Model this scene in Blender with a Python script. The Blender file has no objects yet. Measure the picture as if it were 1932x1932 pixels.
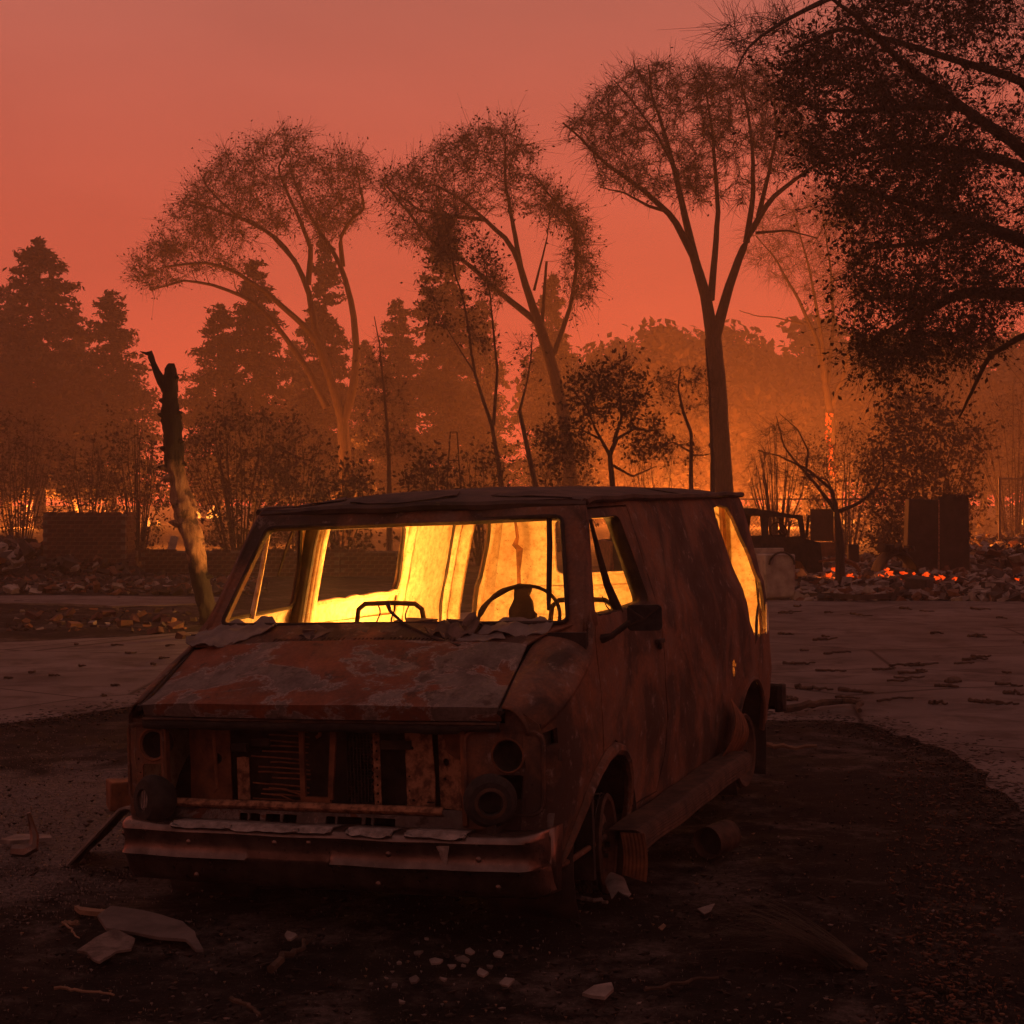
import bpy, bmesh, math, random
import numpy as np
from mathutils import Vector, Matrix, noise
from mathutils.geometry import delaunay_2d_cdt
random.seed(7)
RS = np.random.RandomState(11)
SC = bpy.context.scene
COL = SC.collection
PI = math.pi
# ------------------------------------------------------------------ camera, sky, exposure
EYE, FPX, HORIZON = 1.785, 3150.8, 941.0        # eye height; focal length and horizon row of a 1932 px picture
cam = bpy.data.cameras.new('camera'); camo = bpy.data.objects.new('camera', cam); COL.objects.link(camo)
camo.location = (0, 0, EYE); camo.rotation_euler = (PI / 2, 0, 0)
cam.sensor_width = 36; cam.lens = 36 * FPX / 1932; cam.shift_y = -(966 - HORIZON) / 1932
cam.clip_end = 3000; cam.clip_start = .05
SC.camera = camo
SC.view_settings.view_transform = 'Standard'; SC.view_settings.look = 'None'
SC.view_settings.exposure = 0.0; SC.view_settings.gamma = 1
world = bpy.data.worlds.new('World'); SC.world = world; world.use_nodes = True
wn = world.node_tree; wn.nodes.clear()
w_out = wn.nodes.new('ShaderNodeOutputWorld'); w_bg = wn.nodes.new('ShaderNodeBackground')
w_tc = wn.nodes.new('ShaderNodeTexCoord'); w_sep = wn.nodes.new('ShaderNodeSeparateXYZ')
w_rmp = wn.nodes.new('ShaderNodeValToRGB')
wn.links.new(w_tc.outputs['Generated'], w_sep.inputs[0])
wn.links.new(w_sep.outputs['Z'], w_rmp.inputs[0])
def sky_ramp(node, stops):
    r = node.color_ramp
    while len(r.elements) < len(stops): r.elements.new(.5)
    for e, (p_, c_) in zip(r.elements, stops): e.position = p_; e.color = (*c_, 1)
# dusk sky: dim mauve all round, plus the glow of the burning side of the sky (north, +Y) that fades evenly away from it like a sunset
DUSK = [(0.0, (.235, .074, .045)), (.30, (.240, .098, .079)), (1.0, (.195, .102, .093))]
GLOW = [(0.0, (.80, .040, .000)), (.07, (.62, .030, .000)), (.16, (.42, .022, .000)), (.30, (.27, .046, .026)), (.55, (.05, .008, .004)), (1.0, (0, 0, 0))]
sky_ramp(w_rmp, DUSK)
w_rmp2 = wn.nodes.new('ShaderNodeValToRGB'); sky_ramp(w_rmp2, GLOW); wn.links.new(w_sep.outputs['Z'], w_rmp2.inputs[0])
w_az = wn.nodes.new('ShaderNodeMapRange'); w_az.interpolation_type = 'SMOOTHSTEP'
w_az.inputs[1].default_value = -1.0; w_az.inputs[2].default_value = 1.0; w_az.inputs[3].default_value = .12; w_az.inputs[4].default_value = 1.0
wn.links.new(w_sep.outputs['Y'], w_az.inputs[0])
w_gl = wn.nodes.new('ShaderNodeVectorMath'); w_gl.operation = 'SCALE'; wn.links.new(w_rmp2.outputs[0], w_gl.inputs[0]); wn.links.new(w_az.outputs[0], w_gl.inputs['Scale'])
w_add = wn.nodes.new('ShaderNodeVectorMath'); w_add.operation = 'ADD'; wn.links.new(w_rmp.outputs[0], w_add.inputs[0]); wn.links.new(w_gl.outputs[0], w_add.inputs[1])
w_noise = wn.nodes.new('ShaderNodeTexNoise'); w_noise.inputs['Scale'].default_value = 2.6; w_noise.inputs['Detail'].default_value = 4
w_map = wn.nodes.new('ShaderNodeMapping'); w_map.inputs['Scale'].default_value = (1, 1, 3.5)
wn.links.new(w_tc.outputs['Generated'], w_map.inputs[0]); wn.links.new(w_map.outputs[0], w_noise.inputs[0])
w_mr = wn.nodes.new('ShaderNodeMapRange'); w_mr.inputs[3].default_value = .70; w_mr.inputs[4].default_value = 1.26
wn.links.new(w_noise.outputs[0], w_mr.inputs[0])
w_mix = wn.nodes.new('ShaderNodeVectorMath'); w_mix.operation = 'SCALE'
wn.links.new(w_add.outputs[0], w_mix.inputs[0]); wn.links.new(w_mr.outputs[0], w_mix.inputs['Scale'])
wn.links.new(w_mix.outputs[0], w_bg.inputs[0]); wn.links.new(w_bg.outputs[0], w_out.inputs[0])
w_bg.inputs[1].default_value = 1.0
SC.render.engine = 'CYCLES'
cy = SC.cycles
cy.use_denoising = True
try: cy.denoiser = 'OPENIMAGEDENOISE'
except Exception: pass
cy.max_bounces = 5; cy.diffuse_bounces = 3; cy.glossy_bounces = 2; cy.volume_bounces = 1; cy.transmission_bounces = 2
cy.transparent_max_bounces = 4; cy.sample_clamp_indirect = 4.0; cy.caustics_reflective = False; cy.caustics_refractive = False
cy.use_adaptive_sampling = True; cy.adaptive_threshold = .015
# ------------------------------------------------------------------ helpers
def at(u, v, Y):                                  # picture position + distance -> point in the place
    return Vector(((u - 966) / FPX * Y, Y, EYE - (v - HORIZON) / FPX * Y))
def gd(u, v):                                     # the point of the level ground seen there
    return at(u, v, FPX * EYE / (v - HORIZON))
def link(o, parent=None):
    COL.objects.link(o)
    if parent is not None: o.parent = parent
    return o
def tag(o, label=None, cat=None, group=None, kind=None):
    if label: o['label'] = label
    if cat: o['category'] = cat
    if group: o['group'] = group
    if kind: o['kind'] = kind
    return o
def empty(name, loc=(0, 0, 0), rot=(0, 0, 0), label=None, cat=None, group=None):
    o = link(bpy.data.objects.new(name, None)); o.location = loc; o.rotation_euler = rot; o.empty_display_size = .2
    return tag(o, label, cat, group)
def fastmesh(name, V, F):                         # V (n,3), F (m,k) arrays of equal faces
    V = np.asarray(V, np.float32); F = np.asarray(F, np.int32)
    me = bpy.data.meshes.new(name); k = F.shape[1]
    me.vertices.add(len(V)); me.vertices.foreach_set('co', V.ravel())
    me.loops.add(F.size); me.loops.foreach_set('vertex_index', F.ravel())
    me.polygons.add(len(F)); me.polygons.foreach_set('loop_start', np.arange(0, F.size, k, dtype=np.int32))
    me.polygons.foreach_set('loop_total', np.full(len(F), k, np.int32))
    me.update(calc_edges=True); me.validate()
    return me
class MB:                                         # collects shapes, links them as one mesh object
    def __init__(s): s.v = []; s.f = []; s.m = []
    def add(s, V, F, mi=0):
        n = len(s.v); s.v += [tuple(p) for p in V]; s.f += [tuple(i + n for i in f) for f in F]; s.m += [mi] * len(F); return s
    def box(s, lo, hi, mi=0, M=None, taper=None, jit=0):
        V = [Vector((x, y, z)) for z in (lo[2], hi[2]) for y in (lo[1], hi[1]) for x in (lo[0], hi[0])]
        if jit: V = [p + Vector((random.uniform(-jit, jit), random.uniform(-jit, jit), random.uniform(-jit, jit))) for p in V]
        if M is not None: V = [M @ p for p in V]
        return s.add(V, [(0, 2, 3, 1), (4, 5, 7, 6), (0, 1, 5, 4), (2, 6, 7, 3), (0, 4, 6, 2), (1, 3, 7, 5)], mi)
    def tube(s, pts, r, n=8, mi=0, cap=True, closed=False, flat=None):
        pts = [Vector(p) for p in pts]; N = len(pts); rr = r if hasattr(r, '__len__') else [r] * N
        V = []; prev = None
        for i, p in enumerate(pts):
            a = pts[i - 1] if (i or closed) else p; b = pts[(i + 1) % N] if (i < N - 1 or closed) else p
            d = (b - a); d = d.normalized() if d.length > 1e-9 else Vector((0, 0, 1))
            if prev is None:
                x = d.orthogonal().normalized()
            else:
                x = (prev - d * prev.dot(d)); x = x.normalized() if x.length > 1e-6 else d.orthogonal().normalized()
            prev = x; y = d.cross(x)
            for k in range(n):
                t = 2 * PI * k / n
                V.append(p + x * (rr[i] * math.cos(t)) + y * (rr[i] * math.sin(t)))
        F = []
        for i in range(N if closed else N - 1):
            j = (i + 1) % N
            for k in range(n): F.append((i * n + k, i * n + (k + 1) % n, j * n + (k + 1) % n, j * n + k))
        if cap and not closed:
            F.append(tuple(range(n - 1, -1, -1))); F.append(tuple((N - 1) * n + k for k in range(n)))
        return s.add(V, F, mi)
    def lathe(s, prof, n=24, M=None, mi=0, arc=2 * PI):   # prof: (radius, height) about z
        V = []; F = []
        full = abs(arc - 2 * PI) < 1e-6; cols = n if full else n + 1
        for r_, h_ in prof:
            for k in range(cols):
                t = arc * k / n; V.append(Vector((r_ * math.cos(t), r_ * math.sin(t), h_)))
        if M is not None: V = [M @ p for p in V]
        for i in range(len(prof) - 1):
            for k in range(n):
                k2 = (k + 1) % cols; F.append((i * cols + k, i * cols + k2, (i + 1) * cols + k2, (i + 1) * cols + k))
        return s.add(V, F, mi)
    def grid(s, fn, nu, nv, mi=0):
        V = [fn(i / nu, j / nv) for i in range(nu + 1) for j in range(nv + 1)]
        F = [(i * (nv + 1) + j, (i + 1) * (nv + 1) + j, (i + 1) * (nv + 1) + j + 1, i * (nv + 1) + j + 1) for i in range(nu) for j in range(nv)]
        return s.add(V, F, mi)
    def ribbon(s, L, R, mi=0):
        n = len(L); return s.add(list(L) + list(R), [(i, i + 1, n + i + 1, n + i) for i in range(n - 1)], mi)
    def build(s, name, mats, parent=None, sharp=35, thick=0, bevel=0):
        me = bpy.data.meshes.new(name); me.from_pydata(s.v, [], s.f)
        mats = mats if isinstance(mats, (list, tuple)) else [mats]
        for m in mats: me.materials.append(m)
        if any(s.m): me.polygons.foreach_set('material_index', s.m)
        if sharp: smooth(me, sharp)
        o = link(bpy.data.objects.new(name, me), parent)
        if thick:
            md = o.modifiers.new('thickness', 'SOLIDIFY'); md.thickness = thick; md.offset = 0
        if bevel:
            md = o.modifiers.new('bevel', 'BEVEL'); md.width = bevel; md.segments = 2; md.limit_method = 'ANGLE'
        return o
def smooth(me, deg=35):
    me.polygons.foreach_set('use_smooth', np.ones(len(me.polygons), bool))
    try: me.set_sharp_from_angle(angle=math.radians(deg))
    except Exception: pass
def inside(p, poly):
    x, y = p; c = False; j = len(poly) - 1
    for i in range(len(poly)):
        xi, yi = poly[i]; xj, yj = poly[j]
        if (yi > y) != (yj > y) and x < (xj - xi) * (y - yi) / (yj - yi) + xi: c = not c
        j = i
    return c
def dens(poly, step):
    out = []
    for i, p in enumerate(poly):
        q = poly[(i + 1) % len(poly)]; d = math.hypot(q[0] - p[0], q[1] - p[1]); n = max(1, int(math.ceil(d / step)))
        out += [(p[0] + (q[0] - p[0]) * k / n, p[1] + (q[1] - p[1]) * k / n) for k in range(n)]
    return out
def rrect(x0, y0, x1, y1, r, n=4):
    out = []
    for cx, cy_, a0 in ((x1 - r, y1 - r, 0), (x0 + r, y1 - r, PI / 2), (x0 + r, y0 + r, PI), (x1 - r, y0 + r, 1.5 * PI)):
        out += [(cx + r * math.cos(a0 + k * PI / 2 / n), cy_ + r * math.sin(a0 + k * PI / 2 / n)) for k in range(n + 1)]
    return out
def circ(x, y, r, n=16, ry=None): return [(x + r * math.cos(2 * PI * k / n), y + (ry or r) * math.sin(2 * PI * k / n)) for k in range(n)]
def roundpoly(poly, r, n=4):                      # round the corners of a polygon
    out = []
    for i, p in enumerate(poly):
        p = Vector(p); a = Vector(poly[i - 1]) - p; b = Vector(poly[(i + 1) % len(poly)]) - p
        q = min(r, a.length * .45, b.length * .45); A = p + a.normalized() * q; B = p + b.normalized() * q
        for k in range(n + 1):
            t = k / n; w = A * (1 - t) ** 2 + p * 2 * t * (1 - t) + B * t * t; out.append((w.x, w.y))
    return out
def panel(name, outline, fn, mats, parent, holes=(), step=.08, thick=.012, hint=(0, 0, 1), hstep=None, sharp=40):
    """sheet with real openings: 2D outline and holes, bent into 3D by fn, with thickness"""
    ol = dens(outline, step); hs = [dens(h, hstep or step) for h in holes]
    pts = [Vector(p) for p in ol]; edges = [(i, (i + 1) % len(ol)) for i in range(len(ol))]
    for h in hs:
        n = len(pts); pts += [Vector(p) for p in h]; edges += [(n + i, n + (i + 1) % len(h)) for i in range(len(h))]
    xs = [p[0] for p in ol]; ys = [p[1] for p in ol]
    bnd = np.array([tuple(p) for p in pts])
    y = min(ys) + step * .6; row = 0
    while y < max(ys):
        x = min(xs) + step * (.6 if row % 2 else .1)
        while x < max(xs):
            if inside((x, y), ol) and not any(inside((x, y), h) for h in hs) and np.min((bnd[:, 0] - x) ** 2 + (bnd[:, 1] - y) ** 2) > (step * .45) ** 2:
                pts.append(Vector((x, y)))
            x += step
        y += step * .87; row += 1
    vs, es, fs, *_ = delaunay_2d_cdt(pts, edges, [], 0, 1e-6)
    tri = []
    for f in fs:
        c = sum((vs[i] for i in f), Vector((0, 0))) / len(f)
        if inside(c, ol) and not any(inside(c, h) for h in hs): tri.append(list(f))
    V = [Vector(fn(p[0], p[1])) for p in vs]
    N = [Vector() for _ in V]
    for f in tri:
        n = (V[f[1]] - V[f[0]]).cross(V[f[2]] - V[f[0]])
        for i in f: N[i] += n
    tot = sum(N, Vector())
    if tot.dot(Vector(hint)) < 0:
        tri = [f[::-1] for f in tri]; N = [-n for n in N]
    N = [n.normalized() if n.length > 0 else Vector((0, 0, 1)) for n in N]
    used = sorted({i for f in tri for i in f}); ix = {i: k for k, i in enumerate(used)}; n = len(used)
    VV = [V[i] for i in used] + [V[i] - N[i] * thick for i in used]
    tri = [[ix[i] for i in f] for f in tri]
    F = [tuple(f) for f in tri] + [tuple(i + n for i in f[::-1]) for f in tri]
    MI = [0] * len(tri) + [1] * len(tri)
    ec = {}
    for f in tri:
        for k in range(3): ec[(f[k], f[(k + 1) % 3])] = 1
    for (a, b) in list(ec):
        if (b, a) not in ec: F.append((b, a, a + n, b + n)); MI.append(0)
    me = bpy.data.meshes.new(name); me.from_pydata(VV, [], F)
    mats = mats if isinstance(mats, (list, tuple)) else [mats]
    for m in mats: me.materials.append(m)
    me.polygons.foreach_set('material_index', [min(i, len(mats) - 1) for i in MI])
    smooth(me, sharp)
    return link(bpy.data.objects.new(name, me), parent)
def nz(p, s=1.0, seed=0.0): return noise.noise(Vector((p[0] * s + seed, p[1] * s + seed * 1.7, p[2] * s - seed)))
def interp(tab, x):
    return float(np.interp(x, [t[0] for t in tab], [t[1] for t in tab]))
# ------------------------------------------------------------------ materials (procedural, object space)
class NT:
    def __init__(s, name):
        s.m = bpy.data.materials.new(name); s.m.use_nodes = True; s.t = s.m.node_tree; s.t.nodes.clear()
        s.out = s.n('ShaderNodeOutputMaterial'); s.b = s.n('ShaderNodeBsdfPrincipled'); s.l(s.b.outputs[0], s.out.inputs[0])
        s.tc = s.n('ShaderNodeTexCoord')
    def n(s, t): return s.t.nodes.new(t)
    def l(s, a, b): s.t.links.new(a, b)
    def noise(s, scale, detail=5, rough=.6, stretch=None, space='Object', dist=0):
        q = s.n('ShaderNodeTexNoise'); q.inputs['Scale'].default_value = scale; q.inputs['Detail'].default_value = detail
        q.inputs['Roughness'].default_value = rough; q.inputs['Distortion'].default_value = dist
        src = s.tc.outputs[space]
        if stretch:
            mp = s.n('ShaderNodeMapping'); mp.inputs['Scale'].default_value = stretch; s.l(src, mp.inputs[0]); src = mp.outputs[0]
        s.l(src, q.inputs['Vector']); return q.outputs[0]
    def vor(s, scale, stretch=None, feature='F1'):
        q = s.n('ShaderNodeTexVoronoi'); q.inputs['Scale'].default_value = scale; q.feature = feature
        src = s.tc.outputs['Object']
        if stretch:
            mp = s.n('ShaderNodeMapping'); mp.inputs['Scale'].default_value = stretch; s.l(src, mp.inputs[0]); src = mp.outputs[0]
        s.l(src, q.inputs['Vector']); return q.outputs[0]
    def ramp(s, fac, stops):
        q = s.n('ShaderNodeValToRGB'); r = q.color_ramp
        while len(r.elements) < len(stops): r.elements.new(.5)
        for e, (p_, c_) in zip(r.elements, stops):
            e.position = p_; e.color = (c_, c_, c_, 1) if not hasattr(c_, '__len__') else (*c_, 1)
        s.l(fac, q.inputs[0]); return q.outputs[0]
    def mix(s, fac, a, b, mode='MIX'):
        q = s.n('ShaderNodeMix'); q.data_type = 'RGBA'; q.blend_type = mode
        for sock, val in ((q.inputs[0], fac), (q.inputs[6], a), (q.inputs[7], b)):
            if hasattr(val, 'links') or hasattr(val, 'is_linked'): s.l(val, sock)
            elif hasattr(val, '__len__'): sock.default_value = (*val, 1)
            else: sock.default_value = val
        return q.outputs[2]
    def math(s, op, a, b=0.0):
        q = s.n('ShaderNodeMath'); q.operation = op
        for sock, val in ((q.inputs[0], a), (q.inputs[1], b)):
            if hasattr(val, 'is_linked'): s.l(val, sock)
            else: sock.default_value = val
        return q.outputs[0]
    def bump(s, h, strength=.3, dist=.02):
        q = s.n('ShaderNodeBump'); q.inputs['Strength'].default_value = strength; q.inputs['Distance'].default_value = dist
        s.l(h, q.inputs['Height']); s.l(q.outputs[0], s.b.inputs['Normal'])
    def col(s, c):
        if hasattr(c, 'is_linked'): s.l(c, s.b.inputs['Base Color'])
        else: s.b.inputs['Base Color'].default_value = (*c, 1)
    def rough(s, r):
        if hasattr(r, 'is_linked'): s.l(r, s.b.inputs['Roughness'])
        else: s.b.inputs['Roughness'].default_value = r
    def metal(s, m): s.b.inputs['Metallic'].default_value = m
def simple(name, c0, c1, scale=6, rough=.85, metal=0, bump=.3, bdist=.01, stretch=None, detail=6, lo=.35, hi=.65):
    t = NT(name); f = t.noise(scale, detail, stretch=stretch); t.col(t.ramp(f, [(lo, c0), (hi, c1)])); t.rough(rough); t.metal(metal)
    if bump: t.bump(t.noise(scale * 3, 6, stretch=stretch), bump, bdist)
    return t.m
def emis(name, c0, c1, st, scale=4):
    t = NT(name); f = t.noise(scale, 4); t.col((.02, .01, .005)); t.rough(.9)
    t.l(t.ramp(f, [(.3, c0), (.7, c1)]), t.b.inputs['Emission Color']); t.b.inputs['Emission Strength'].default_value = st
    return t.m
# ------------------------------------------------------------------ ground, slab
def soil_mat():
    t = NT('burnt_soil'); a = t.noise(.75, 9, .66, dist=.9); b = t.noise(4, 8, .68); c = t.noise(38, 5, .7)
    col = t.ramp(b, [(.32, (.004, .0034, .0033)), (.52, (.011, .009, .0085)), (.70, (.028, .022, .020))])
    ashy = t.ramp(t.math('ADD', t.math('MULTIPLY', a, .6), t.math('MULTIPLY', b, .4)), [(.50, 0), (.60, .85)])
    col = t.mix(ashy, col, t.ramp(c, [(.35, (.035, .028, .026)), (.6, (.13, .108, .102))]))
    col = t.mix(t.ramp(c, [(.62, 0), (.70, .7)]), col, (.08, .062, .055))
    col = t.mix(t.ramp(t.noise(90, 3), [(.66, 0), (.72, .6)]), col, (.30, .25, .23))
    mp = t.n('ShaderNodeMapping'); mp.inputs['Location'].default_value = (2.75 * .55, -9.4 * .42, 0); mp.inputs['Scale'].default_value = (.55, .42, 0); t.l(t.tc.outputs['Object'], mp.inputs[0])
    ln = t.n('ShaderNodeVectorMath'); ln.operation = 'LENGTH'; t.l(mp.outputs[0], ln.inputs[0])         # drift of pale ash left of the bumper
    drift = t.ramp(t.math('ADD', ln.outputs['Value'], t.math('MULTIPLY', t.math('SUBTRACT', t.noise(2.4, 9, .7, dist=.6), .5), 2.2)), [(.55, .9), (.95, 0)])
    col = t.mix(drift, col, t.ramp(c, [(.35, (.05, .042, .040)), (.62, (.21, .182, .176))]))
    t.col(col); t.rough(.95); t.b.inputs['Specular IOR Level'].default_value = .15
    t.bump(t.mix(.5, b, c), .9, .03); return t.m
m_soil = soil_mat()
def slab_mat():
    t = NT('dirty_concrete'); a = t.noise(.5, 7, .6); b = t.noise(1.6, 8, .68, dist=.4); c = t.noise(45, 5, .65)
    col = t.ramp(a, [(.3, (.11, .094, .093)), (.7, (.23, .202, .198))])
    col = t.mix(t.ramp(b, [(.46, 0), (.62, .85)]), col, (.07, .056, .053))
    col = t.mix(t.ramp(c, [(.60, 0), (.72, .6)]), col, (.10, .08, .07))
    crack = t.ramp(t.vor(.30, feature='DISTANCE_TO_EDGE'), [(0, 1), (.010, 0)])
    col = t.mix(crack, col, (.025, .018, .016))
    t.col(col); t.rough(.9); t.b.inputs['Specular IOR Level'].default_value = .2; t.bump(t.mix(.4, b, c), .35, .012); return t.m
m_slab = slab_mat()
slab_px = [(-420, 1398), (-150, 1378), (0, 1366), (130, 1350), (245, 1334), (420, 1304), (760, 1290), (1100, 1300), (1330, 1335), (1430, 1352), (1530, 1358), (1631, 1372), (1690, 1388), (1746, 1409), (1810, 1431), (1866, 1459), (1900, 1487), (1918, 1520), (1960, 1570), (2060, 1640), (2250, 1700), (2700, 1760), (2700, 1290), (2500, 1150), (1932, 1136), (1700, 1134), (1500, 1132), (1300, 1140), (1000, 1150), (700, 1165), (480, 1186), (340, 1194), (200, 1204), (0, 1213), (-420, 1222)]
slab_xy = [(gd(u, v).x, gd(u, v).y) for u, v in slab_px]
slab_d = []
for p in dens(slab_xy, .18):
    k = nz((p[0], p[1], 0), .8, 4) * .20 + nz((p[0], p[1], 0), 2.6, 6) * .16 + nz((p[0], p[1], 0), 7, 1) * .06; slab_d.append((p[0] + k, p[1] + k * 1.3))
xs = np.unique(np.round(np.concatenate([np.linspace(-220, -14, 26), np.linspace(-14, 14, 190), np.linspace(14, 220, 26)]), 4))
ys = np.unique(np.round(np.concatenate([np.linspace(-25, 4, 12), np.linspace(4, 14, 120), np.linspace(14, 45, 90), np.linspace(45, 420, 40)]), 4))
GX, GY = np.meshgrid(xs, ys, indexing='ij')
nearslab = np.zeros(GX.shape, bool)
sx_ = np.array(slab_d); mnx, mxx, mny, mxy = sx_[:, 0].min(), sx_[:, 0].max(), sx_[:, 1].min(), sx_[:, 1].max()
coarse = slab_d[::3]
Z = np.zeros(GX.shape)
for i in range(GX.shape[0]):
    for j in range(GX.shape[1]):
        x, y = GX[i, j], GY[i, j]
        if abs(x) > 16 or y > 48 or y < 3.5: continue
        if mnx <= x <= mxx and mny <= y <= mxy and inside((x, y), coarse): Z[i, j] = -.03; continue
        amp = 1.0 if y < 16 else 1.6
        Z[i, j] = amp * (.022 * nz((x, y, 0), 1.1, 2) + .016 * nz((x, y, 0), 3.7, 5) + .010 * nz((x, y, 0), 11, 8)) - .012
nx_, ny_ = GX.shape
idx = np.arange(nx_ * ny_).reshape(nx_, ny_)
Fg = np.stack([idx[:-1, :-1], idx[1:, :-1], idx[1:, 1:], idx[:-1, 1:]], -1).reshape(-1, 4)
gme = fastmesh('ground', np.stack([GX, GY, Z], -1).reshape(-1, 3), Fg); gme.materials.append(m_soil); smooth(gme, 180)
tag(link(bpy.data.objects.new('ground', gme)), kind='structure')
slab = panel('concrete_slab', slab_d, lambda x, y: (x, y, .004 + .004 * nz((x, y, 0), .8, 3)), m_slab, None, (), .55, .03, (0, 0, 1))
tag(slab, kind='structure')
pth = [(gd(u, v).x, gd(u, v).y) for u, v in [(-100, 1141), (120, 1140), (220, 1146), (330, 1144), (420, 1138), (415, 1129), (300, 1127), (120, 1125), (-100, 1127)]]
tag(panel('path', [(p[0] + .25 * nz((p[0], p[1], 0), .9), p[1] + .4 * nz((p[0], p[1], 0), .7, 4)) for p in dens(pth, .5)], lambda x, y: (x, y, .022), m_slab, None, (), .6, .05, (0, 0, 1)), kind='structure')
# ------------------------------------------------------------------ van materials
def body_mat(name, hood=False):
    t = NT(name)
    big = t.noise(2.2, 6, .62); mid = t.noise(7, 7, .65); fine = t.noise(60, 4, .6)
    streak = t.noise(1.7, 7, .62, stretch=(1.15, 1.15, .9), dist=.8)
    rust = t.ramp(big, [(.30, (.095, .046, .031)), (.50, (.195, .095, .060)), (.70, (.180, .120, .096))])
    rust = t.mix(t.ramp(mid, [(.42, 0), (.62, .8)]), rust, (.28, .118, .060))
    soot = t.ramp(streak, [(.44, 0), (.57, .85)])
    c = t.mix(soot, rust, (.022, .015, .014))
    ash = t.ramp(t.noise(13, 9, .72), [(.57, 0), (.66, .6)])
    c = t.mix(ash, c, (.34, .28, .26))
    if hood:                                        # grey ash skin flaked off a rust-orange sheet
        flake = t.ramp(t.noise(2.6, 10, .66, stretch=(1, 1.4, 1.4), dist=.5), [(.465, 1), (.540, 0)])
        grey = t.ramp(t.noise(9, 7, .6), [(.3, (.10, .080, .073)), (.7, (.22, .190, .182))])
        orange = t.ramp(t.noise(5, 6, .6), [(.3, (.13, .050, .028)), (.7, (.29, .092, .043))])
        c = t.mix(flake, orange, grey)
        edge = t.ramp(t.noise(2.6, 10, .66, stretch=(1, 1.4, 1.4), dist=.5), [(.478, 0), (.494, .6), (.510, 0)])
        c = t.mix(edge, c, (.42, .40, .40))
        c = t.mix(t.ramp(t.noise(5.5, 7, .65), [(.58, 0), (.64, .85)]), c, (.05, .03, .026))
    c = t.mix(t.ramp(fine, [(.35, .35), (.65, 0)]), c, (.03, .018, .014))
    t.col(c); t.rough(t.ramp(mid, [(.3, .62), (.7, .92)])); t.metal(.1)
    t.bump(t.mix(.5, t.noise(30, 8, .7), t.noise(110, 4)), .35, .006)
    return t.m
m_body = body_mat('burnt_body_paint'); m_hood = body_mat('flaked_hood_paint', True)
def inner_mat():
    t = NT('burnt_interior_steel'); big = t.noise(3, 6, .6); fine = t.noise(26, 7, .68)
    c = t.ramp(fine, [(.30, (.42, .28, .16)), (.48, (.70, .56, .38)), (.70, (.82, .73, .56))])
    c = t.mix(t.ramp(big, [(.50, 0), (.68, .55)]), c, (.34, .15, .06))
    c = t.mix(t.ramp(t.noise(60, 3), [(.64, 0), (.70, .7)]), c, (.12, .06, .03))
    t.col(c); t.rough(.85); t.bump(fine, .25, .006); return t.m
m_in = inner_mat()
m_roof = simple('scorched_roof', (.022, .016, .015), (.085, .052, .043), 5, .8, 0, .6, .012)
m_dark = simple('charred_steel', (.012, .009, .008), (.055, .034, .026), 9, .85, 0, .5, .006)
m_rust = simple('rusted_sheet', (.09, .038, .021), (.26, .105, .048), 11, .85, .1, .5, .005)
m_rust2 = simple('pale_rusted_sheet', (.12, .055, .032), (.38, .20, .115), 30, .88, 0, .7, .006, lo=.4, hi=.6)
def chrome_mat():
    t = NT('scorched_chrome'); n = t.noise(8, 6); f = t.noise(40, 6, .7)
    t.col(t.ramp(n, [(.3, (.09, .062, .054)), (.7, (.26, .19, .17))])); t.metal(.85); t.rough(t.ramp(f, [(.3, .22), (.7, .5)])); t.bump(f, .15, .004); return t.m
m_chrome = chrome_mat()
m_ash = simple('grey_ash', (.22, .19, .18), (.42, .38, .36), 12, .95, 0, .8, .01)
m_ashmetal = simple('melted_aluminium', (.20, .17, .16), (.42, .37, .355), 25, .7, .2, .8, .01)
m_wheel = simple('sooty_wheel', (.03, .018, .014), (.11, .06, .04), 12, .8, .2, .5, .006)
m_rubber = simple('charred_rubber', (.012, .010, .010), (.04, .032, .03), 20, .9, 0, .6, .006)
# ------------------------------------------------------------------ burnt van (van space: x = driver's side, y = towards the rear, z up)
van = empty('burnt_van', (-.7752, 6.9958, 0), (.00855, -.0328, -.3640),
            'rusted burnt-out panel van lit by fire inside, standing on bare rims', 'van')
HW = [(.05, .90), (.25, .965), (.45, .995), (.66, 1.012), (.9, 1.01), (1.1, 1.0), (1.19, .985), (1.25, .962), (1.45, .915), (1.68, .862), (1.75, .835), (1.8, .8)]
def side_a(b, z, rr=.14):
    a = interp(HW, z)
    if b < .42: t = min(1, (.42 - b) / .34); a -= rr * (1 - math.sqrt(max(0, 1 - t * t)))
    if b > 4.1: t = min(1, (b - 4.1) / .32); a -= .13 * (1 - math.sqrt(max(0, 1 - t * t)))
    # feature lines pressed into the sheet
    a += .007 * math.exp(-((z - .662) / .012) ** 2) + .004 * math.exp(-((z - 1.188) / .01) ** 2)
    return a
def side_fn(sg, dent=.012):
    def fn(b, z):
        a = side_a(b, z, .14 if sg > 0 else .025); p = (sg * a, b, z)
        a += dent * nz(p, 2.3, 3) + .45 * dent * nz(p, 7, 9)
        return (sg * a, b, z)
    return fn
def hz(b): return interp([(.04, .915), (.3, 1.035), (.5, 1.115), (.62, 1.165), (.7, 1.195)], b)
def arch(bc, zc, r, a0, a1, n=12): return [(bc + r * math.cos(a0 + (a1 - a0) * k / n), zc + r * math.sin(a0 + (a1 - a0) * k / n)) for k in range(n + 1)]
front_arch = [(1.16, .25), (1.155, .36), (1.12, .47), (1.06, .555), (.97, .61), (.86, .632), (.74, .615), (.61, .56), (.49, .485), (.38, .385), (.30, .29), (.25, .235)]
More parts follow.
